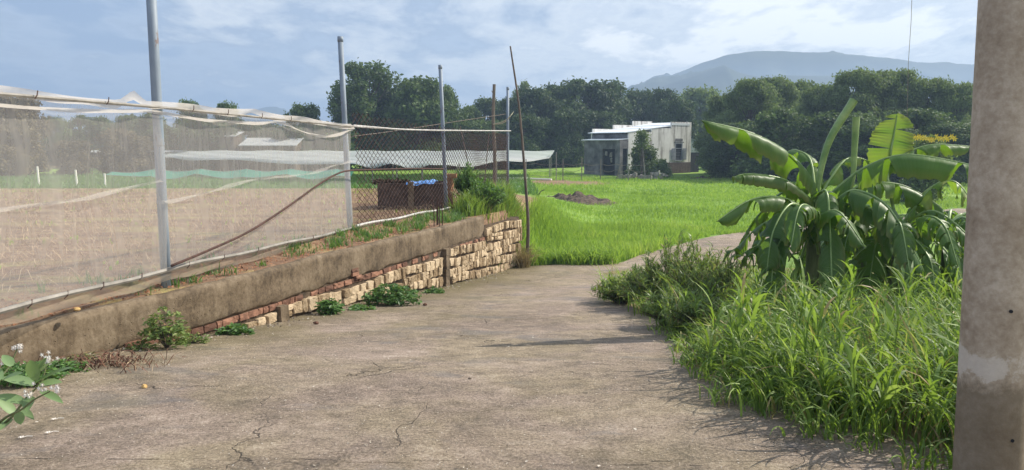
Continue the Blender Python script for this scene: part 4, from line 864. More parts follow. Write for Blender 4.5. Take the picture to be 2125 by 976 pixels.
for k_ in range(6):
    mb = MB(); mb.box((Py(955 + k_ * 9, 430, 18.6).x, 18.6 + rnd.uniform(-.3, .3), g1(-1.2, 18.6) + .05), (.2, .14, .12), rnd.uniform(0, 3), jit=.03); tag(mb.build('laterite_block', M['laterite']), ['loose orange block touching the block stack', 'second loose orange block right of the stack', 'third loose orange block from the stack, in the weeds', 'fourth loose orange block from the stack, under grass', 'fifth loose orange block from the stack', 'loose orange block furthest from the stack'][k_], 'block', 'loose orange blocks at the tank')
# ------------------------------------------------------------------ UTILITY POLE
pb = Vector((2.27, 3.52, -.16)); up_ = thing('utility_pole', pb, 'thick round concrete utility pole with a white paint patch at the right edge', 'utility pole')
mb = MB(); mb.tube([(0, 0, -.5), (0, 0, .3), (0, 0, 2), (0, 0, 5), (0, 0, 9)], [.146, .144, .140, .130, .112], 48); o = mb.build('shaft', M['pole'], up_)
for pl in o.data.polygons: pl.use_smooth = len(pl.vertices) == 4
up_.rotation_euler = (0, R(-1.0), 0)
for (zz_, aa) in [(1.02, -100), (1.42, -78), (1.0, -62), (1.75, -70), (2.3, -88), (.42, -84)]:
    mb = MB(); a = R(aa); c = Vector((math.cos(a) * .1415, math.sin(a) * .1415, zz_)); mb.tube([c, c + Vector((math.cos(a), math.sin(a), 0)) * .006], .008, 10); mb.build('bolt_hole_shade', M['dark'], up_)  # raised dark discs, colour imitating the shade inside bolt holes

# ------------------------------------------------------------------ BANANAS
def banana_leaf(parent, org, P, maxw, droop=.5, torn=.3, hint=None, tone=.4, n=56, pet=.14, dead=False, asym=0.0):
    pts = [p - org for p in catmull(P, n)]; L_ = sum((a - b).length for a, b in zip(pts[:-1], pts[1:]))
    mb = MB(); vein = []; rim = []
    T = [(pts[min(i + 1, n - 1)] - pts[max(i - 1, 0)]).normalized() for i in range(n)]
    for side_ in (-1, 1):
        i = int(n * pet); ph = rnd.random() * 6
        while i < n - 1:
            ln = rnd.randint(1, 4) if rnd.random() < torn else rnd.randint(7, 16)
            j1 = min(n - 1, i + ln); da = rnd.gauss(0, .25) * torn; cnt = j1 - i
            shear = rnd.uniform(-.03, .05) * (1 + torn); b = len(mb.v); lev = 5
            for q in range(i, j1 + 1):
                t_ = (q - n * pet) / (n - 1 - n * pet); t_ = min(max(t_, 0), 1)
                wd_ = maxw * min(1, (t_ / .16)) ** .6 * max(0, 1 - t_ ** 5.5) ** .6 * (1 + asym * side_)
                wd_ *= 1 + .04 * math.sin(q * 1.3 + ph)
                S_ = T[q].cross(Vector((0, 0, 1))) if hint is None else T[q].cross(hint)
                if S_.length < .05: S_ = T[q].cross(Vector((.3, 1, 0)))
                S_.normalize(); Nn = S_.cross(T[q]).normalized()
                if hint is None and Nn.z < 0: Nn = -Nn
                fr_ = (q - i) / max(1, cnt); pinch = (fr_ - .5) * -.028 * (1 if torn > .15 else .07)
                for l_ in range(lev):
                    f = l_ / (lev - 1); r_ = wd_ * f; ang = (droop + da) * f
                    down = Vector((0, 0, -1)) if hint is None else -Nn
                    base_dir = (S_ * side_ * math.cos(ang) + (Nn * .25 * (1 - f)) + down * math.sin(ang)).normalized()
                    v = pts[q] + base_dir * r_ + T[q] * (shear + pinch * cnt * .7) * f + Nn * .010 * math.sin(q * 2.1) * f
                    mb.v.append(tuple(v)); mb.a.append(min(1, max(0, tone + .10 * math.sin(q * .4 + ph)))); vein.append(q / n); rim.append(f ** 6 if fr_ > .1 else f ** 3)
            for q in range(cnt):
                for l_ in range(lev - 1): k0 = b + q * lev + l_; mb.f.append((k0, k0 + 1, k0 + lev + 1, k0 + lev))
            i = j1
    o = mb.build('leaf', M['bdead'] if dead else M['bleaf'], parent, smooth=True)
    for nm, vals in (('vein', vein), ('rim', rim)):
        at = o.data.attributes.new(nm, 'FLOAT', 'POINT'); at.data.foreach_set('value', vals)
    m2 = MB(); sz = min(.024, .016 + maxw * .03); m2.tube([p + Vector((0, 0, .004)) for p in pts[::2]], [sz * (1 - .8 * (i_ / (len(pts[::2])))) for i_ in range(len(pts[::2]))], 6); m2.build('midrib', M['bdead'] if dead else M['brib'], o, smooth=True)
    return o
def banana(px, d, label, stemh, heroes, nrand, seed):
    global rnd; keep = rnd; rnd = random.Random(seed)
    x = (px - 1062.5) / F * d; org = Vector((x, d, g1(x, d) - .05)); t = thing('banana_plant', org, label, 'banana plant', 'banana plants beside the road')
    mb = MB(); mb.tube(catmull([(0, 0, 0), (.02, 0, stemh * .5), (-.02, 0, stemh)], 8), [.12, .115, .11, .10, .09, .08, .065, .05], 12); mb.build('pseudostem', M['bstem'], t, smooth=True)
    crown = org + Vector((-.02, 0, stemh - .05))
    for h in heroes:
        P, mw, kw = h; P = [crown] + [Py(*q) for q in P] if kw.pop('fromcrown', True) else [Py(*q) for q in P]
        banana_leaf(t, org, P, mw, **kw)
    for i in range(nrand):
        a = i * 2.4 + rnd.uniform(-.4, .4); L_ = rnd.uniform(1.1, 1.9); el = rnd.uniform(-.1, 1.1); ca, sa = math.cos(a), math.sin(a)
        P = [crown]
        for q in (.3, .6, .85, 1.0): P.append(crown + Vector((ca * L_ * q * .75, sa * L_ * q * .75, L_ * (q * el - q * q * (el + rnd.uniform(.25, .7))))))
        for q in P[1:]:
            q.z = max(q.z, org.z + .12)
        banana_leaf(t, org, P, rnd.uniform(.17, .27), droop=rnd.uniform(.5, 1.25), torn=rnd.uniform(.5, 1.0), tone=rnd.uniform(.15, .65), dead=False)
    rnd = keep; return t, org, crown
D0 = 9.4
heroes1 = [
 ([(1690, 400, 9.4), (1650, 335, 9.3), (1570, 281, 9.1), (1450, 249, 8.9)], .30, dict(droop=1.15, torn=.22, tone=.45, pet=.12)),
 ([(1680, 415, 9.3), (1630, 375, 9.1), (1560, 362, 8.9), (1526, 366, 8.8)], .16, dict(droop=1.0, torn=.1, tone=.2)),
 ([(1680, 440, 9.3), (1625, 412, 9.0), (1560, 415, 8.8), (1485, 462, 8.6)], .20, dict(droop=1.1, torn=.6, tone=.4)),
 ([(1675, 440, 9.2), (1640, 425, 8.9), (1605, 480, 8.6), (1590, 570, 8.5)], .27, dict(droop=.9, torn=.4, tone=.15)),
 ([(1690, 390, 9.5), (1680, 330, 9.8), (1650, 312, 10.1), (1636, 316, 10.5)], .2, dict(droop=.9, torn=.3, tone=.35)),
 ([(1745, 385, 9.3), (1800, 346, 9.2), (1880, 322, 9.0), (2000, 340, 8.8), (2040, 352, 8.7)], .30, dict(droop=1.1, torn=.26, tone=.42, pet=.1)),
 ([(1730, 420, 9.1), (1775, 396, 8.9), (1840, 428, 8.6), (1890, 510, 8.4), (1920, 570, 8.3)], .30, dict(droop=1.05, torn=.75, tone=.3)),
 ([(1740, 420, 9.6), (1790, 385, 9.7), (1870, 385, 9.7), (1950, 430, 9.6), (1985, 480, 9.5)], .26, dict(droop=1.1, torn=.9, tone=.4)),
 ([(1700, 480, 9.1), (1700, 455, 8.8), (1740, 440, 8.4), (1800, 520, 8.1)], .22, dict(droop=1.0, torn=.7, tone=.3)),
 ([(1680, 500, 9.2), (1650, 470, 8.9), (1610, 520, 8.6), (1600, 600, 8.5)], .22, dict(droop=.9, torn=.7, tone=.2)),
 ([(1660, 540, 9.3), (1620, 506, 9.2), (1570, 512, 9.1), (1540, 528, 9.0)], .10, dict(droop=.9, torn=.2, tone=.5)),
 ([(1725, 370, 9.5), (1760, 330, 9.7), (1800, 335, 9.9), (1830, 360, 10.1)], .16, dict(droop=.8, torn=.4, tone=.85)),
 ([(1690, 470, 9.0), (1690, 440, 8.7), (1660, 430, 8.3), (1640, 520, 8.0)], .20, dict(droop=1.0, torn=.6, tone=.3)),
]
t1, o1, c1 = banana(1692, 9.4, 'largest banana plant with a long leaf reaching left and two rolled new leaves', 1.55, heroes1, 10, 3)
# rolled young leaves
for P, r0 in ((([(1693, 440, 9.4), (1700, 370, 9.4), (1722, 290, 9.4), (1772, 208, 9.4)]), .042), (([(1745, 430, 9.5), (1768, 380, 9.5), (1773, 310, 9.5), (1777, 243, 9.5)]), .036)):
    pts = [p - o1 for p in catmull([Py(*q) for q in P], 16)]; mb = MB(); mb.tube(pts, [r0 * (.45 + .75 * (i / 15) ** .7) for i in range(16)], 10, False); mb.build('rolled_leaf', M['brib'], t1, smooth=True)
heroes2 = [
 ([(1850, 345, 9.9), (1848, 320, 9.8), (1855, 280, 9.8), (1862, 238, 9.8)], .27, dict(hint=Vector((-.15, -1, .1)), droop=.1, torn=.06, tone=.95, fromcrown=False, pet=0.0)),
 ([(1840, 345, 9.9), (1880, 318, 10.0), (1940, 301, 10.0), (2030, 306, 10.0)], .2, dict(droop=1.0, torn=.2, tone=.3)),
 ([(1900, 430, 9.6), (1940, 385, 9.6), (1985, 380, 9.5), (2030, 440, 9.3)], .24, dict(droop=.9, torn=.5, tone=.9)),
 ([(1900, 480, 9.2), (1920, 450, 9.0), (1960, 470, 8.7), (1990, 560, 8.5)], .25, dict(droop=1.0, torn=.9, tone=.4)),
 ([(1860, 500, 9.1), (1850, 460, 8.8), (1870, 470, 8.4), (1890, 580, 8.2)], .24, dict(droop=1.0, torn=.8, tone=.25)),
 ([(1870, 470, 9.4), (1800, 440, 9.3), (1760, 490, 9.0), (1745, 570, 8.9)], .22, dict(droop=1.0, torn=.6, tone=.35)),
]
banana(1872, 9.7, 'banana plant with one broad upright pale leaf right of the largest plant', 1.30, heroes2, 12, 8)
banana(1975, 10.3, 'banana plant with ragged drooping leaves next to the concrete pole', 1.35, [], 13, 15)
banana(1800, 10.6, 'small banana plant half hidden behind the two taller ones', 1.15, [], 11, 21)

# ------------------------------------------------------------------ GRASS
def in_field(x, y):
    # grass field: right of the bank, beyond the road edge
    L_ = np.interp(x, [.1, 1.5, 2.75, 3.7, 5.0, 6.95, 9.7, 14, 22, 60], [19.35, 19.85, 20.1, 21.8, 23.7, 26.4, 28.9, 32.1, 38.1, 60])
    return (y > L_ + .28 * np.sin(x * 2.1) * np.sin(x * .9 + 1) + .12 * np.sin(x * 7.3)) & (x > Wx(y) - .25 - (y - 19) * .02)
def scatter(n, x0, x1, y0, y1, f):
    x = rng.uniform(x0, x1, n); y = rng.uniform(y0, y1, n); k = f(x, y); return x[k], y[k]
def mound_mask(x, y): return (((x - 3.2) / 2.0) ** 2 + ((y - 41.3) / 2.2) ** 2) > 1
gs = []
x, y = scatter(60000, .22, 12, 19.3, 29, in_field); hgt = rng.uniform(.22, .50, len(x)) * np.interp(x, [0, 2, 6, 10], [1.25, 1.0, .6, .45]) * (1 + .3 * bumpn(x, y, 1.0, .6)); hgt = np.clip(hgt, .08, .8)
gs.append((x, y, hgt, .020, 4))
x, y = scatter(70000, -1, 26, 28, 50, lambda a, b: in_field(a, b) & mound_mask(a, b)); gs.append((x, y, rng.uniform(.08, .24, len(x)), .026, 3))
x, y = scatter(80000, -2, 45, 48, 84, lambda a, b: in_field(a, b) & ~((a > 6.5) & (b > 73)) & (np.exp(-((a - 3.5) / 4.5) ** 2 - ((b - 62) / 4.5) ** 2) + .25 * rng.uniform(-1, 1, len(a)) < .45)); gs.append((x, y, rng.uniform(.08, .28, len(x)), .05, 2))
for x, y, hgt, wd, sg in gs:
    pts = np.stack([x, y, G(x, y) - .03], 1); tag(blades('field_grass', pts, hgt * (1 + .35 * np.clip(bumpn(x, y, .55, .9, 3), -1, 1)), wd * rng.uniform(.6, 1.4, len(x)), rng.uniform(.3, 1.6, len(x)), M['grass'], sg, rn=np.clip(.48 + .30 * bumpn(x, y, .22, .8, 1) + .22 * bumpn(x, y, .9, .8, 5) + rng.normal(0, .2, len(x)), 0, 1)), 'bright green grass covering the field', 'grass', kind='stuff')
# left field: straw, seedlings
x, y = scatter(60000, -22, -1.4, 5, 36, lambda a, b: (a < Wx(b) - .9))
pts = np.stack([x, y, G(x, y) + .012], 1); n = len(x)
tag(blades('straw_litter', pts, rng.uniform(.06, .34, n), .007, rng.uniform(1.5, 1.6, n), M['straw'], 2, stiff=.001), 'dry straw strewn over the brown soil field', 'straw', kind='stuff')
x, y = scatter(52000, -32, 0, 9, 42, lambda a, b: (a < Wx(b) - 1.2)); band = np.sin(y * 2.4 + .2 * x + .6 * np.sin(x * .4)); dn = np.interp(y, [9, 22, 30, 36, 42], [.10, .12, .5, 1, 1]); k_ = (band > .3) & (rng.uniform(0, 1, len(x)) < dn)
x, y = x[k_], y[k_]; pts = np.stack([x, y, G(x, y)], 1)
tag(blades('seedlings', pts, rng.uniform(.04, .11, len(x)), .05, rng.uniform(.9, 1.5, len(x)), M['grass'], 2, rn=rng.uniform(.8, 1, len(x))), 'rows of small yellow green seedlings on the soil field', 'seedlings', kind='stuff')
x, y = scatter(60000, -50, 1.5, 41, 76, lambda a, b: (a < Wx(b) + .5)); pts = np.stack([x, y, G(x, y) - .02], 1)
tag(blades('crop_rows', pts, rng.uniform(.12, .45, len(x)), .07, rng.uniform(.5, 1.5, len(x)), M['weed2'], 2), 'low green crops beyond the soil field', 'crops', kind='stuff')
# ------------------------------------------------------------------ ROADSIDE WEED BED
BE = [(2.45, 3.9), (2.25, 4.35), (1.85, 4.75), (1.62, 5.3), (1.55, 6.2), (1.62, 7.0), (1.9, 8.1), (1.7, 9.5), (1.5, 11), (1.45, 12.4), (1.8, 13.8), (2.6, 15.2), (3.6, 16.8)]
by = np.array([q[1] for q in BE]); bx = np.array([q[0] for q in BE])
def bed(x, y): return (x > np.interp(y, by, bx) + .06 * np.sin(y * 9) + .12) & (y > 3.6) & (((x - 2.28) ** 2 + (y - 3.52) ** 2) > .2 ** 2)
# foreground arching grasses in tussocks
def edge_d(x, y): return np.clip(np.minimum(x - np.interp(y, by, bx), (y - 3.8) * 1.5 + .2), 0, 3)
def tussocks(name, cx, cy, per, hr_, wr, label, mat, bend=(.9, 2.6), spread=.10, segs=7, stiff=1.3, edge=False):
    n = len(cx) * per; X = np.repeat(cx, per) + rng.normal(0, spread, n); Y = np.repeat(cy, per) + rng.normal(0, spread, n); Z = G(X, Y) - .02
    tone = np.clip(np.repeat(rng.uniform(.15, .8, len(cx)), per) + rng.normal(0, .22, n), 0, 1)
    hs = np.repeat(rng.uniform(.70, 1.2, len(cx)), per) * rng.uniform(*hr_, n); az = rng.uniform(0, 6.283, n)
    if edge:
        e_ = edge_d(X, Y); hs *= np.interp(e_, [0, .25, .7, 1.4], [.50, .66, .86, .95]) * np.interp(Y, [5, 7, 9], [1, .82, .72]); hs = np.where(rng.uniform(0, 1, n) < .04, hs * 1.35, hs); q_ = rng.uniform(0, 1, n) < np.interp(e_, [0, .5], [.75, 0]); az = np.where(q_, np.pi * 1.12 + rng.normal(0, .7, n), az)
    return tag(blades(name, np.stack([X, Y, Z], 1), hs, rng.uniform(*wr, n), rng.uniform(*bend, n), mat, segs, stiff=stiff, rn=tone, clump_az=az), label, 'grass', kind='stuff')
x, y = scatter(900, 1.5, 5.2, 3.7, 9.2, bed); k_ = rng.uniform(0, 1, len(x)) < .8; x, y = x[k_][:430], y[k_][:430]
tussocks('roadside_grass', x, y, 34, (.40, .98), (.009, .024), 'tall arching grass in front of the banana plants', M['weed'], edge=True, bend=(1.0, 2.9))
# stalks with leaves along them: culms
def culms(name, cx, cy, hr_, nl, ll, wl_, label, mat, lean=.35):
    P, H_, B_, Wd, AZ, RN = [], [], [], [], [], []; mb = MB()
    for a, b in zip(cx, cy):
        h = rnd.uniform(*hr_); az = rnd.uniform(0, 6.283); ln = rnd.uniform(.05, lean); h *= float(np.interp(edge_d(a, b), [0, .3, .9], [.55, .8, 1.0]) * np.interp(b, [5, 7, 9], [1, .86, .75])); z0 = g1(a, b) - .03
        tip = Vector((a + math.cos(az) * h * ln, b + math.sin(az) * h * ln, z0 + h)); mid = Vector((a, b, z0)).lerp(tip, .5) + Vector((0, 0, .04)); st = [Vector((a, b, z0)), mid, tip]
        mb.tube(st, [.006, .005, .003], 4, False, a=rnd.uniform(.3, .8))
        for q in range(nl):
            f = .15 + .85 * (q + rnd.random() * .6) / nl; p_ = st[0].lerp(mid, f * 2) if f < .5 else mid.lerp(tip, min(1, f * 2 - 1)); P.append(p_); H_.append(rnd.uniform(*ll) * (1.1 - .35 * f)); B_.append(rnd.uniform(.9, 2.3)); Wd.append(rnd.uniform(*wl_)); AZ.append(rnd.uniform(0, 6.283)); RN.append(min(1, max(0, rnd.gauss(.5, .25))))
    V_ = np.array([tuple(q) for q in P]); n = len(V_)
    o = blades(name, V_, np.array(H_), np.array(Wd), np.array(B_), mat, 5, stiff=.8, rn=np.array(RN), clump_az=np.array(AZ)); tag(o, label, 'grass', kind='stuff')
    s_ = mb.build('stalks', mat, o); return o
x, y = scatter(900, 1.5, 5.0, 3.8, 9.0, bed); culms('roadside_reed_grass', x[:280], y[:280], (.45, .95), 9, (.25, .55), (.016, .034), 'leafy upright reed grass in the roadside bed', M['weed'])
x, y = scatter(300, 1.4, 5, 3.9, 9.2, bed); tussocks('dry_roadside_grass', x[:46], y[:46], 14, (.35, .85), (.006, .014), 'dry straw coloured stalks among the roadside grass', M['dryg'], edge=True)
x, y = scatter(900, 1.3, 3.2, 4.0, 9.2, lambda a, b: bed(a + .22, b) & ~bed(a - .06, b) & (((a - 2.28) ** 2 + (b - 3.52) ** 2) > .3)); tussocks('creeping_grass', x[:50], y[:50], 11, (.10, .32), (.008, .018), 'thin grass creeping out over the road edge', M['weed'], bend=(1.4, 2.6), spread=.05, segs=5)
x, y = scatter(500, 2.2, 7.5, 8.4, 17, bed); tussocks('back_grass', x[:260], y[:260], 16, (.25, .6), (.014, .026), 'shaded grass around the banana plants', M['weed'])
x, y = scatter(500, 1.4, 4.5, 8.6, 13.2, bed); tussocks('corner_grass', x[:90], y[:90], 20, (.35, .8), (.014, .026), 'bright grass between the shrubs at the road bend', M['weed'])
# willow-like shrubs at the corner of the bed
def shrub(px, d, H, W, label, n=95, mat='shrub', ll=(.07, .17), wl_=(.013, .026), name='narrow_leaf_shrub', grp='leafy shrubs at the road bend'):
    x = (px - 1062.5) / F * d; org = Vector((x, d, g1(x, d))); t = thing(name, org, label, 'shrub', grp); mb = MB(); P, AZ, Hh_, B_ = [], [], [], []
    for i in range(n):
        a = rnd.uniform(0, 6.283); r = W / 2 * math.sqrt(rnd.random()); h = H * rnd.uniform(.5, 1.05) * (1 - .45 * (r / (W / 2)) ** 2); tip = Vector((math.cos(a) * r, math.sin(a) * r, h)); mid = Vector((tip.x * .4, tip.y * .4, h * .55)); pts = catmull([(tip.x * .15, tip.y * .15, -.02), mid, tip], 7)
        mb.tube(pts, [.006 - .0006 * q for q in range(7)], 4, False)
        for q in range(26):
            f = .2 + .8 * q / 25; k_ = min(5, int(f * 6)); p_ = pts[k_].lerp(pts[k_ + 1], f * 6 - k_); P.append(tuple(p_)); AZ.append(rnd.uniform(0, 6.283)); Hh_.append(rnd.uniform(*ll)); B_.append(rnd.uniform(.8, 2.0))
    n_ = len(P); o = blades('foliage', np.array(P), np.array(Hh_), rng.uniform(*wl_, n_), np.array(B_), M[mat], 3, t, stiff=.4, clump_az=np.array(AZ)); mb.build('stems', M['bark'], t); return t
for a in [(1295, 11.9, .40, 1.0, 'lowest narrow leaved shrub creeping onto the road at the bend'), (1350, 11.2, .78, .95, 'narrow leaved shrub at the left end of the weed bed'), (1405, 11.5, 1.12, 1.1, 'tallest feathery shrub with reddish stems at the road bend'), (1460, 10.6, 1.08, 1.1, 'feathery shrub left of the banana plants'), (1395, 9.4, .45, .8, 'small shrub with reddish tips at the bed edge'), (1520, 10.0, 1.0, 1.1, 'narrow leaved shrub touching the largest banana plant'), (1465, 8.7, .45, .9, 'low shrub behind the foreground grass edge'), (1345, 12.8, .55, .9, 'narrow leaved shrub furthest along the bend')]: shrub(*a)
# weeds on the wall end, strip on top of wall
x, y = scatter(1200, -2.1, .3, 17.0, 21.5, lambda a, b: (a < Wx(b) - .16) & (a > np.interp(b, [17, 17.6, 24], [-1.2, -1.2, .1]))); k_ = len(x)
tussocks('wall_end_grass', x[:330], y[:330], 18, (.22, .62), (.012, .024), 'tall green weeds growing over the end of the stone wall', M['weed'], bend=(.4, 2.0), spread=.08, segs=5)
shrub(1010, 18.0, .75, 1.0, 'leafy bush on top of the wall end beside the chain link fence', 130, 'weed2', (.06, .14), (.024, .045), 'wall_top_bush', 'bushes on the wall end'); shrub(975, 18.6, 1.0, 1.0, 'taller bush behind the bush on the wall end', 130, 'weed2', (.06, .14), (.024, .045), 'wall_top_bush', 'bushes on the wall end')
x, y = scatter(4000, -5, -1, 5.5, 17.0, lambda a, b: (a < Wx(b) - .12) & (a > Wx(b) - .85)); dn = np.interp(y, [5.5, 7.5, 8.3, 10.8, 11.3, 13.2, 13.6, 17], [.03, .08, .35, .2, 1, 1, .8, 1]); k_ = rng.uniform(0, 1, len(x)) < dn * .42; x, y = x[k_], y[k_]
tussocks('wall_top_grass', x, y, 16, (.06, .20), (.010, .020), 'small green weeds along the top of the wall', M['weed2'], bend=(.4, 1.8), spread=.05, segs=3)
x, y = scatter(500, .38, 3.2, 19.1, 20.2, lambda a, b: in_field(a, b + .25)); tussocks('edge_grass', x[:120], y[:120], 22, (.25, .62), (.014, .026), 'long grass at the corner of the field by the leaning pole', M['grass'], spread=.1, segs=5)
x, y = scatter(60, .05, .4, 18.9, 20, lambda a, b: a > -9); tussocks('edge_dry_grass', x[:20], y[:20], 20, (.3, .9), (.012, .02), 'dry grass around the foot of the leaning pole', M['dryg'], spread=.05, segs=4)
# weeds at the wall foot: each a plant
def weed(px, py, z, W, H, label, n=90, mat='weed2', sz=(.05, .09)):
    p_ = Pz(px, py, z); p_.z = g1(p_.x, p_.y) if False else float(zroad(p_.y)); t = thing('weed_plant', p_, label, 'weed', 'weeds at the foot of the wall'); mb = MB(); P, Nn = [], []
    for i in range(n):
        a = rnd.uniform(0, 6.283); r = W / 2 * math.sqrt(rnd.random()); h = H * rnd.uniform(.3, 1) * (1 - .5 * (r / (W / 2)) ** 2); tip = Vector((math.cos(a) * r, math.sin(a) * r * .6, h)); 
        if i % 3 == 0: mb.tube([(0, 0, 0), tip * .5 + Vector((0, 0, h * .2)), tip], [.005, .004, .002], 4, False)
        for q in range(9): P.append((tip.x + rnd.gauss(0, .03), tip.y + rnd.gauss(0, .03), max(.01, tip.z - rnd.random() * .05))); Nn.append((rnd.gauss(0, .5), rnd.gauss(0, .5) - .2, 1))
    V, Fq = leaf_quads(np.array(P), np.array(Nn), rng.uniform(*sz, len(P)), .5); obj_np('foliage', V, Fq, M[mat], t, {'rnd': np.repeat(rng.uniform(0, 1, len(P)), 4)}); mb.build('stems', M['bark'], t)
weed(345, 715, -.42, .46, .44, 'grey green leafy weed against the bare concrete part of the wall', 70, 'shrub', (.04, .075))
weed(400, 705, -.46, .30, .14, 'low creeping weed right of the grey green weed', 30, 'shrub', (.03, .05))
weed(490, 682, -.52, .38, .16, 'small bright weed where the red bricks begin', 40)
weed(684, 645, -.72, .32, .24, 'round bright weed against the first tan stones', 60)
weed(750, 640, -.78, .34, .09, 'flat weed between the round weed and the big weed', 40)
weed(815, 628, -.82, .84, .36, 'biggest bright weed at the foot of the stone wall', 150)
weed(900, 604, -1.0, .30, .12, 'small weed left of the wall pillar', 30)
weed(290, 722, -.42, .22, .12, 'tiny weed beside the loose red brick', 16, 'shrub', (.03, .05))
weed(180, 745, -.37, .3, .07, 'thin weed above the litter heap', 16, 'shrub', (.03, .05))
# ------------------------------------------------------------------ MILKWEED bottom left
ck = Vector((-2.62, 4.15, -.2)); mk = thing('milkweed_plant', ck, 'broad leaved milkweed with clusters of small white flowers at the lower left corner', 'plant')
def bleaf(mb, base, tip, wd, cup=.15, up=Vector((0, -.3, 1)), a=.5):
    ax = (tip - base); L_ = ax.length; ax.normalize(); s_ = ax.cross(up).normalized(); n_ = s_.cross(ax); nn = 9; v = []; f = []
    for i in range(nn):
        t_ = i / (nn - 1); w_ = wd * math.sin(math.pi * min(1, .06 + t_ * .94) ** .85) ** .75 if t_ < 1 else 0; c = base.lerp(tip, t_) - n_ * .10 * L_ * (t_ ** 2)
        v += [c - s_ * w_ / 2 + n_ * w_ * cup, c - n_ * .0, c + s_ * w_ / 2 + n_ * w_ * cup]
    for i in range(nn - 1):
        for j in range(2): f.append((i * 3 + j, i * 3 + j + 1, i * 3 + 4 + j, i * 3 + 3 + j))
    mb.add(v, f, a)
stems = [([(-30, 905, 4.0), (20, 870, 4.0), (60, 820, 4.05), (85, 795, 4.05), (98, 752, 4.1)]), ([(-40, 880, 4.05), (-10, 800, 4.2), (20, 760, 4.3), (38, 718, 4.35)]), ([(-30, 905, 4.0), (10, 868, 3.95), (45, 850, 3.9), (70, 830, 3.9), (105, 812, 3.85)])]
lm = MB(); sm = MB()
for S_ in stems:
    pts = [q - ck for q in catmull([Py(*q) for q in S_], 12)]; sm.tube(pts, [.008 - .0004 * i for i in range(12)], 6)
sm.tube([(-.35, .1, -.05), Py(-30, 905, 4.0) - ck], .01, 6)
sm.build('stems', M['bstem'], mk)
Lf = [((65, 800), (145, 752), .050), ((70, 800), (0, 778), .055), ((75, 790), (60, 740), .05), ((80, 800), (128, 790), .05), ((85, 812), (130, 832), .035), ((62, 825), (55, 850), .045), ((45, 850), (68, 865), .03), ((40, 855), (42, 882), .04), ((30, 860), (-5, 825), .045), ((20, 870), (0, 890), .05), ((50, 838), (-10, 815), .05), ((88, 770), (112, 742), .04), ((85, 765), (92, 738), .03), ((0, 790), (-30, 760), .06), ((5, 790), (45, 770), .045), ((-10, 850), (-60, 830), .06), ((25, 760), (5, 735), .04)]
for (b, t_, w_) in Lf:
    B_ = Py(b[0], b[1], 4.02 + rnd.uniform(-.05, .05)) - ck; T_ = Py(t_[0], t_[1], 3.98 + rnd.uniform(-.12, .12)) - ck; bleaf(lm, B_, T_, w_ * 1.35, a=rnd.random())
lm.build('leaves', M['calo'], mk, smooth=True)
for (fx, fy, dd, n_) in [(37, 722, 4.35, 12), (100, 745, 4.1, 12), (2, 745, 4.3, 8), (88, 808, 3.95, 6), (115, 806, 3.85, 8), (60, 818, 4.0, 7)]:
    mb = MB(); c0 = Py(fx, fy, dd) - ck
    for q in range(n_):
        c = c0 + Vector((rnd.gauss(0, .016), rnd.gauss(0, .012), rnd.gauss(0, .014))); r = .010
        for k_ in range(5):
            a = k_ * 1.2566 + q; tip = c + Vector((math.cos(a) * r * 1.4, -.004, math.sin(a) * r * 1.4)); l_ = c + Vector((math.cos(a - .5) * r * .8, -.004, math.sin(a - .5) * r * .8)); r2 = c + Vector((math.cos(a + .5) * r * .8, -.004, math.sin(a + .5) * r * .8)); mb.add([c + Vector((0, .004, 0)), l_, tip, r2], [(0, 1, 2, 3)])
        mb.box(c + Vector((0, -.006, 0)), (.007, .007, .009))
    mb.build('flower_cluster', M['white'], mk)
weed(60, 790, -.26, .5, .22, 'green leafy weed behind the white flowered milkweed', 80, 'weed2', (.04, .07))
weed(130, 770, -.30, .35, .12, 'small green weed right of the white flowered milkweed', 40, 'weed2', (.03, .06))
# ------------------------------------------------------------------ SMALL THINGS ON THE ROAD
def rock(name, px, py, r, mat, label, cat, flat=.6, group=None):
    p_ = Pz(px, py, -.3); 
    for _ in range(4): p_ = Pz(px, py, float(zroad(p_.y)))
    mb = MB(); v = []; rr = random.Random(int(px)); 
    import bmesh
    bm = bmesh.new(); bmesh.ops.create_icosphere(bm, subdivisions=2, radius=r)
    for q in bm.verts:
        k_ = 1 + .35 * mnoise.noise(q.co / r * 1.3 + Vector((px, py, 0))); q.co = Vector((q.co.x * k_, q.co.y * k_, q.co.z * k_ * flat))
    me = bpy.data.meshes.new(name); bm.to_mesh(me); bm.free(); me.materials.append(mat); o = link(bpy.data.objects.new(name, me)); o.location = p_ + Vector((0, 0, r * flat * .6)); tag(o, label, cat, group); return o
M['ystone'] = simple("ochre_stone", (.42, .24, .08), (.62, .42, .18), 20, .9, .4)
rock('stone', 300, 806, .022, M['ystone'], 'small ochre stone alone on the road right of the litter', 'stone', .9)
rock('stone', 432, 692, .055, M['stone'], 'flat tan stone lying under the grey green weed', 'stone', .4)
rock('stone', 486, 688, .06, M['stone'], 'pale flat stone below the small bright weed', 'stone', .3)
rock('stone', 160, 642, .03, M['ystone'], 'orange pebble on the red soil strip over the wall', 'stone').location = Pz(160, 642, .08)
rock('stone', 975, 787, .015, M['earth'], 'dark pebble in the middle of the road', 'stone', .5)
rock('stone', 882, 634, .035, M['brick'], 'small reddish stone on the road by the biggest weed', 'stone')
rock('stone', 656, 672, .035, M['brick'], 'small brown stone on the road below the round weed', 'stone')
def brick_at(px, py, L_, rz, label):
    p_ = Pz(px, py, -.4)
    for _ in range(4): p_ = Pz(px, py, float(zroad(p_.y)))
    mb = MB(); mb.box((0, 0, .03), (L_, .09, .06), rz, jit=.004)
    o = mb.build('brick', M['brick'], loc=p_ + Vector((0, .03, 0))); tag(o, label, 'brick', 'loose bricks at the wall foot')
brick_at(270, 722, .17, .9, 'loose red brick on the ground against the bare concrete wall')
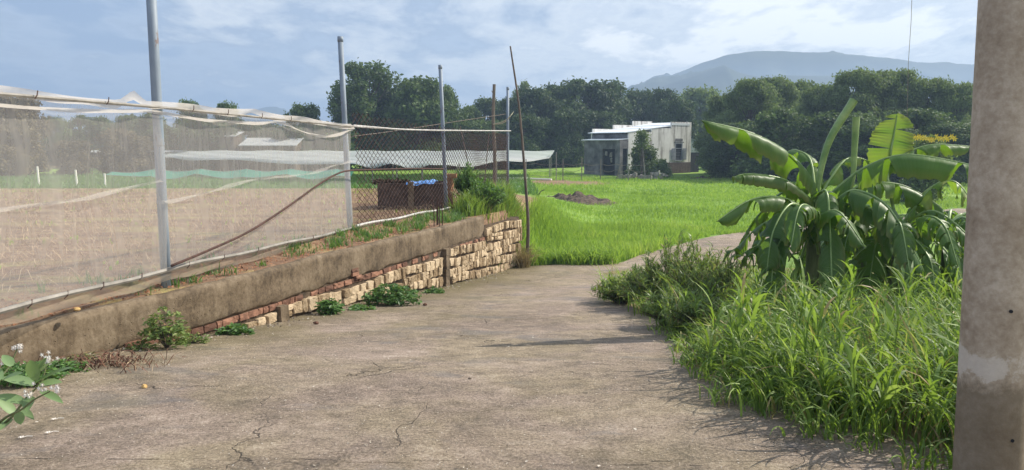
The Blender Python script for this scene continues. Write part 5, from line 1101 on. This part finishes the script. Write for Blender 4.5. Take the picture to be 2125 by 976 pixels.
mb = MB(); mb.box((0, 0, .09), (.16, .14, .24), 1.2, jit=.012); p_ = Pz(583, 664, -.7); p_.z = float(zroad(p_.y)); tag(mb.build('concrete_lump', M['wallc'], loc=p_), 'squat concrete lump at the wall foot where the stones start', 'block')
# litter heap: twigs, brown leaves
n = 260; P = [Pz(230 + rnd.gauss(0, 50), 762 + rnd.gauss(0, 14), -.36) for _ in range(n)]; P = np.array([(q.x, q.y, float(zroad(q.y)) + .008) for q in P])
k_ = (P[:, 0] > Wx(P[:, 1]) + .03); P = P[k_]; n = len(P)
tag(blades('twig_litter', P, rng.uniform(.05, .22, n), rng.uniform(.006, .02, n), rng.uniform(1.48, 1.6, n), M['litter'], 2, stiff=.02), 'heap of brown twigs and leaf litter on the road by the wall', 'litter', kind='stuff')
tag(blades('pale_twig_litter', (P + np.array([.03, .02, .006]))[:70], rng.uniform(.05, .22, 70), rng.uniform(.004, .008, 70), rng.uniform(1.48, 1.6, 70), M['straw'], 2, stiff=.02), 'pale twigs in the litter heap by the wall', 'litter', kind='stuff')
for (px, py, lb) in [(112, 874, 'fallen white flower on the road nearest the milkweed leaves'), (100, 902, 'second fallen white flower below the first, next to the milkweed'), (45, 912, 'fallen white flower at the lower left corner')]:
    p_ = Pz(px, py, -.2)
    for _ in range(4): p_ = Pz(px, py, float(zroad(p_.y)))
    mb = MB(); mb.tube([(0, 0, .004), (.02, .02, .008), (.05, .03, .004)], .0022, 5)
    for k_ in range(5): a = k_ * 1.2566; mb.add([(0, 0, .008), (.012 * math.cos(a - .4), .012 * math.sin(a - .4), .012), (.02 * math.cos(a), .02 * math.sin(a), .010), (.012 * math.cos(a + .4), .012 * math.sin(a + .4), .012)], [(0, 1, 2, 3)])
    tag(mb.build('fallen_flower', M['white'], loc=p_ + Vector((0, 0, .006))), lb, 'flower', 'fallen flowers')
# grit and small stones on the road
n = 7000; yy = rng.uniform(3.5, 9, n) ** 1.0; xx = rng.uniform(-4.5, 2.3, n); k_ = (xx > Wx(yy) + .05) & (xx < np.interp(yy, by, bx) + .3); xx, yy = xx[k_], yy[k_]
cen = np.stack([xx, yy, zroad(yy) + .010], 1); V, Fq = leaf_quads(cen, np.tile([[0, -.1, 1.]], (len(xx), 1)) + rng.normal(0, .25, (len(xx), 3)), rng.uniform(.004, .013, len(xx)) * (1 + 1.2 * (rng.uniform(0, 1, len(xx)) > .97)), .75)
tag(obj_np('grit', V, Fq, M['pebble'], None, {'rnd': np.repeat(rng.uniform(0, 1, len(xx)), 4)}), 'small pale grit and chips scattered on the road', 'grit', kind='stuff')
n = 700; yy = rng.uniform(6, 18, n); xx = Wx(yy) + np.abs(rng.normal(0, .22, n)) + .03; cen = np.stack([xx, yy, zroad(yy) + .014], 1); V, Fq = leaf_quads(cen, np.tile([[0, -.5, 1.]], (n, 1)) + rng.normal(0, .35, (n, 3)), rng.uniform(.012, .04, n), .8)
tag(obj_np('rubble', V, Fq, M['pebble'], None, {'rnd': np.repeat(rng.uniform(0, .6, n), 4)}), 'crumbs of stone along the foot of the wall', 'rubble', kind='stuff')
n = 2600; yy = rng.uniform(4, 15, n); xx = Wx(yy) - rng.uniform(.04, .8, n); cen = np.stack([xx, yy, G(xx, yy) + .012], 1); V, Fq = leaf_quads(cen, np.tile([[.2, -.5, 1.]], (n, 1)) + rng.normal(0, .4, (n, 3)), rng.uniform(.012, .045, n), .8)
tag(obj_np('soil_crumbs', V, Fq, M['red_earth'], None, {'rnd': np.repeat(rng.uniform(0, 1, n), 4)}), 'red soil crumbs on top of the wall', 'soil', kind='stuff')
# ------------------------------------------------------------------ EARTH MOUNDS, white strip
def mound(px, py, wx, wy, H, label, seed):
    z = -1.52; p_ = Pz(px, py, z); n = 46; X, Y = np.meshgrid(np.linspace(-1, 1, n), np.linspace(-1, 1, n)); Z = np.zeros_like(X)
    for i in range(n):
        for j in range(n):
            r = math.hypot(X[i, j], Y[i, j]); Z[i, j] = H * max(0, 1 - r ** 1.6) * (1 + .9 * mnoise.fractal(Vector((X[i, j] * 3 + seed, Y[i, j] * 3, seed)), .8, 2, 4)) + .06 * mnoise.noise(Vector((X[i, j] * 12, Y[i, j] * 12, seed))) - .05
    o = grid_np('earth_mound', X * wx, Y * wy, Z, M['earth'], None, smooth=False); o.location = p_; tag(o, label, 'mound', 'heaps of turned earth on the grass'); return o
mound(1188, 421, 2.5, 3.0, .44, 'larger heap of dark turned earth left of the road in the grass', 3); mound(1462, 372, 1.6, 2.0, .22, 'smaller dark earth heap in the far grass right of the house', 8)
mb = MB(); mb.tube(catmull([Py(1116, 410, 40), Py(1122, 398, 40), Py(1130, 394, 40)], 8), .025, 5); b_ = mb.build('bent_stump', M['bark']); tag(b_, 'short bent dark stick standing left of the larger earth heap', 'stick')
x, y = Pz(1090, 372, -1.35)[:2]; mb = MB(); mb.tube([(x - 3, y, g1(x - 3, y) + .12), (x, y + .4, g1(x, y) + .13), (x + 2.2, y - 1, g1(x + 2.2, y) + .12)], .09, 6); tag(mb.build('white_pipe', M['white']), 'long white pipe lying on the ground beyond the wall end', 'pipe')
# debris pile at the house
for k_, (px, py, s_) in enumerate([(1296, 368, .3), (1318, 366, .35), (1336, 368, .25), (1372, 362, .45)]):
    p_ = Py(px, py, 68); p_.z = g1(p_.x, 68); mb = MB()
    for q in range(7): mb.box((rnd.gauss(0, s_), rnd.gauss(0, s_ * .5), .12 + rnd.random() * s_), (rnd.uniform(.2, .5), .2, rnd.uniform(.1, .35)), rnd.uniform(0, 3), jit=.05)
    tag(mb.build('rubble_pile', M['pale'], loc=p_), ['pale rubble pile left of the pale fence post', 'pale rubble pile under the house bush', 'rubble pile at the sapling foot', 'largest pale rubble pile below the white wall'][k_], 'rubble', 'rubble piles before the house')

# ------------------------------------------------------------------ HAZE
mb = MB(); mb.box((0, 900, 47), (3600, 2000, 102))
hm = bpy.data.materials.new('haze'); hm.use_nodes = True; nt = hm.node_tree; nt.nodes.clear(); out = N(nt, 'ShaderNodeOutputMaterial'); pv = N(nt, 'ShaderNodeVolumePrincipled')
pv.inputs['Color'].default_value = (.50, .68, .95, 1); pv.inputs['Density'].default_value = .0010; pv.inputs['Anisotropy'].default_value = .2; LK(nt, pv.outputs[0], out.inputs['Volume'])
hz = mb.build('haze', hm); tag(hz, 'thin blue haze in the air', 'haze', kind='stuff')
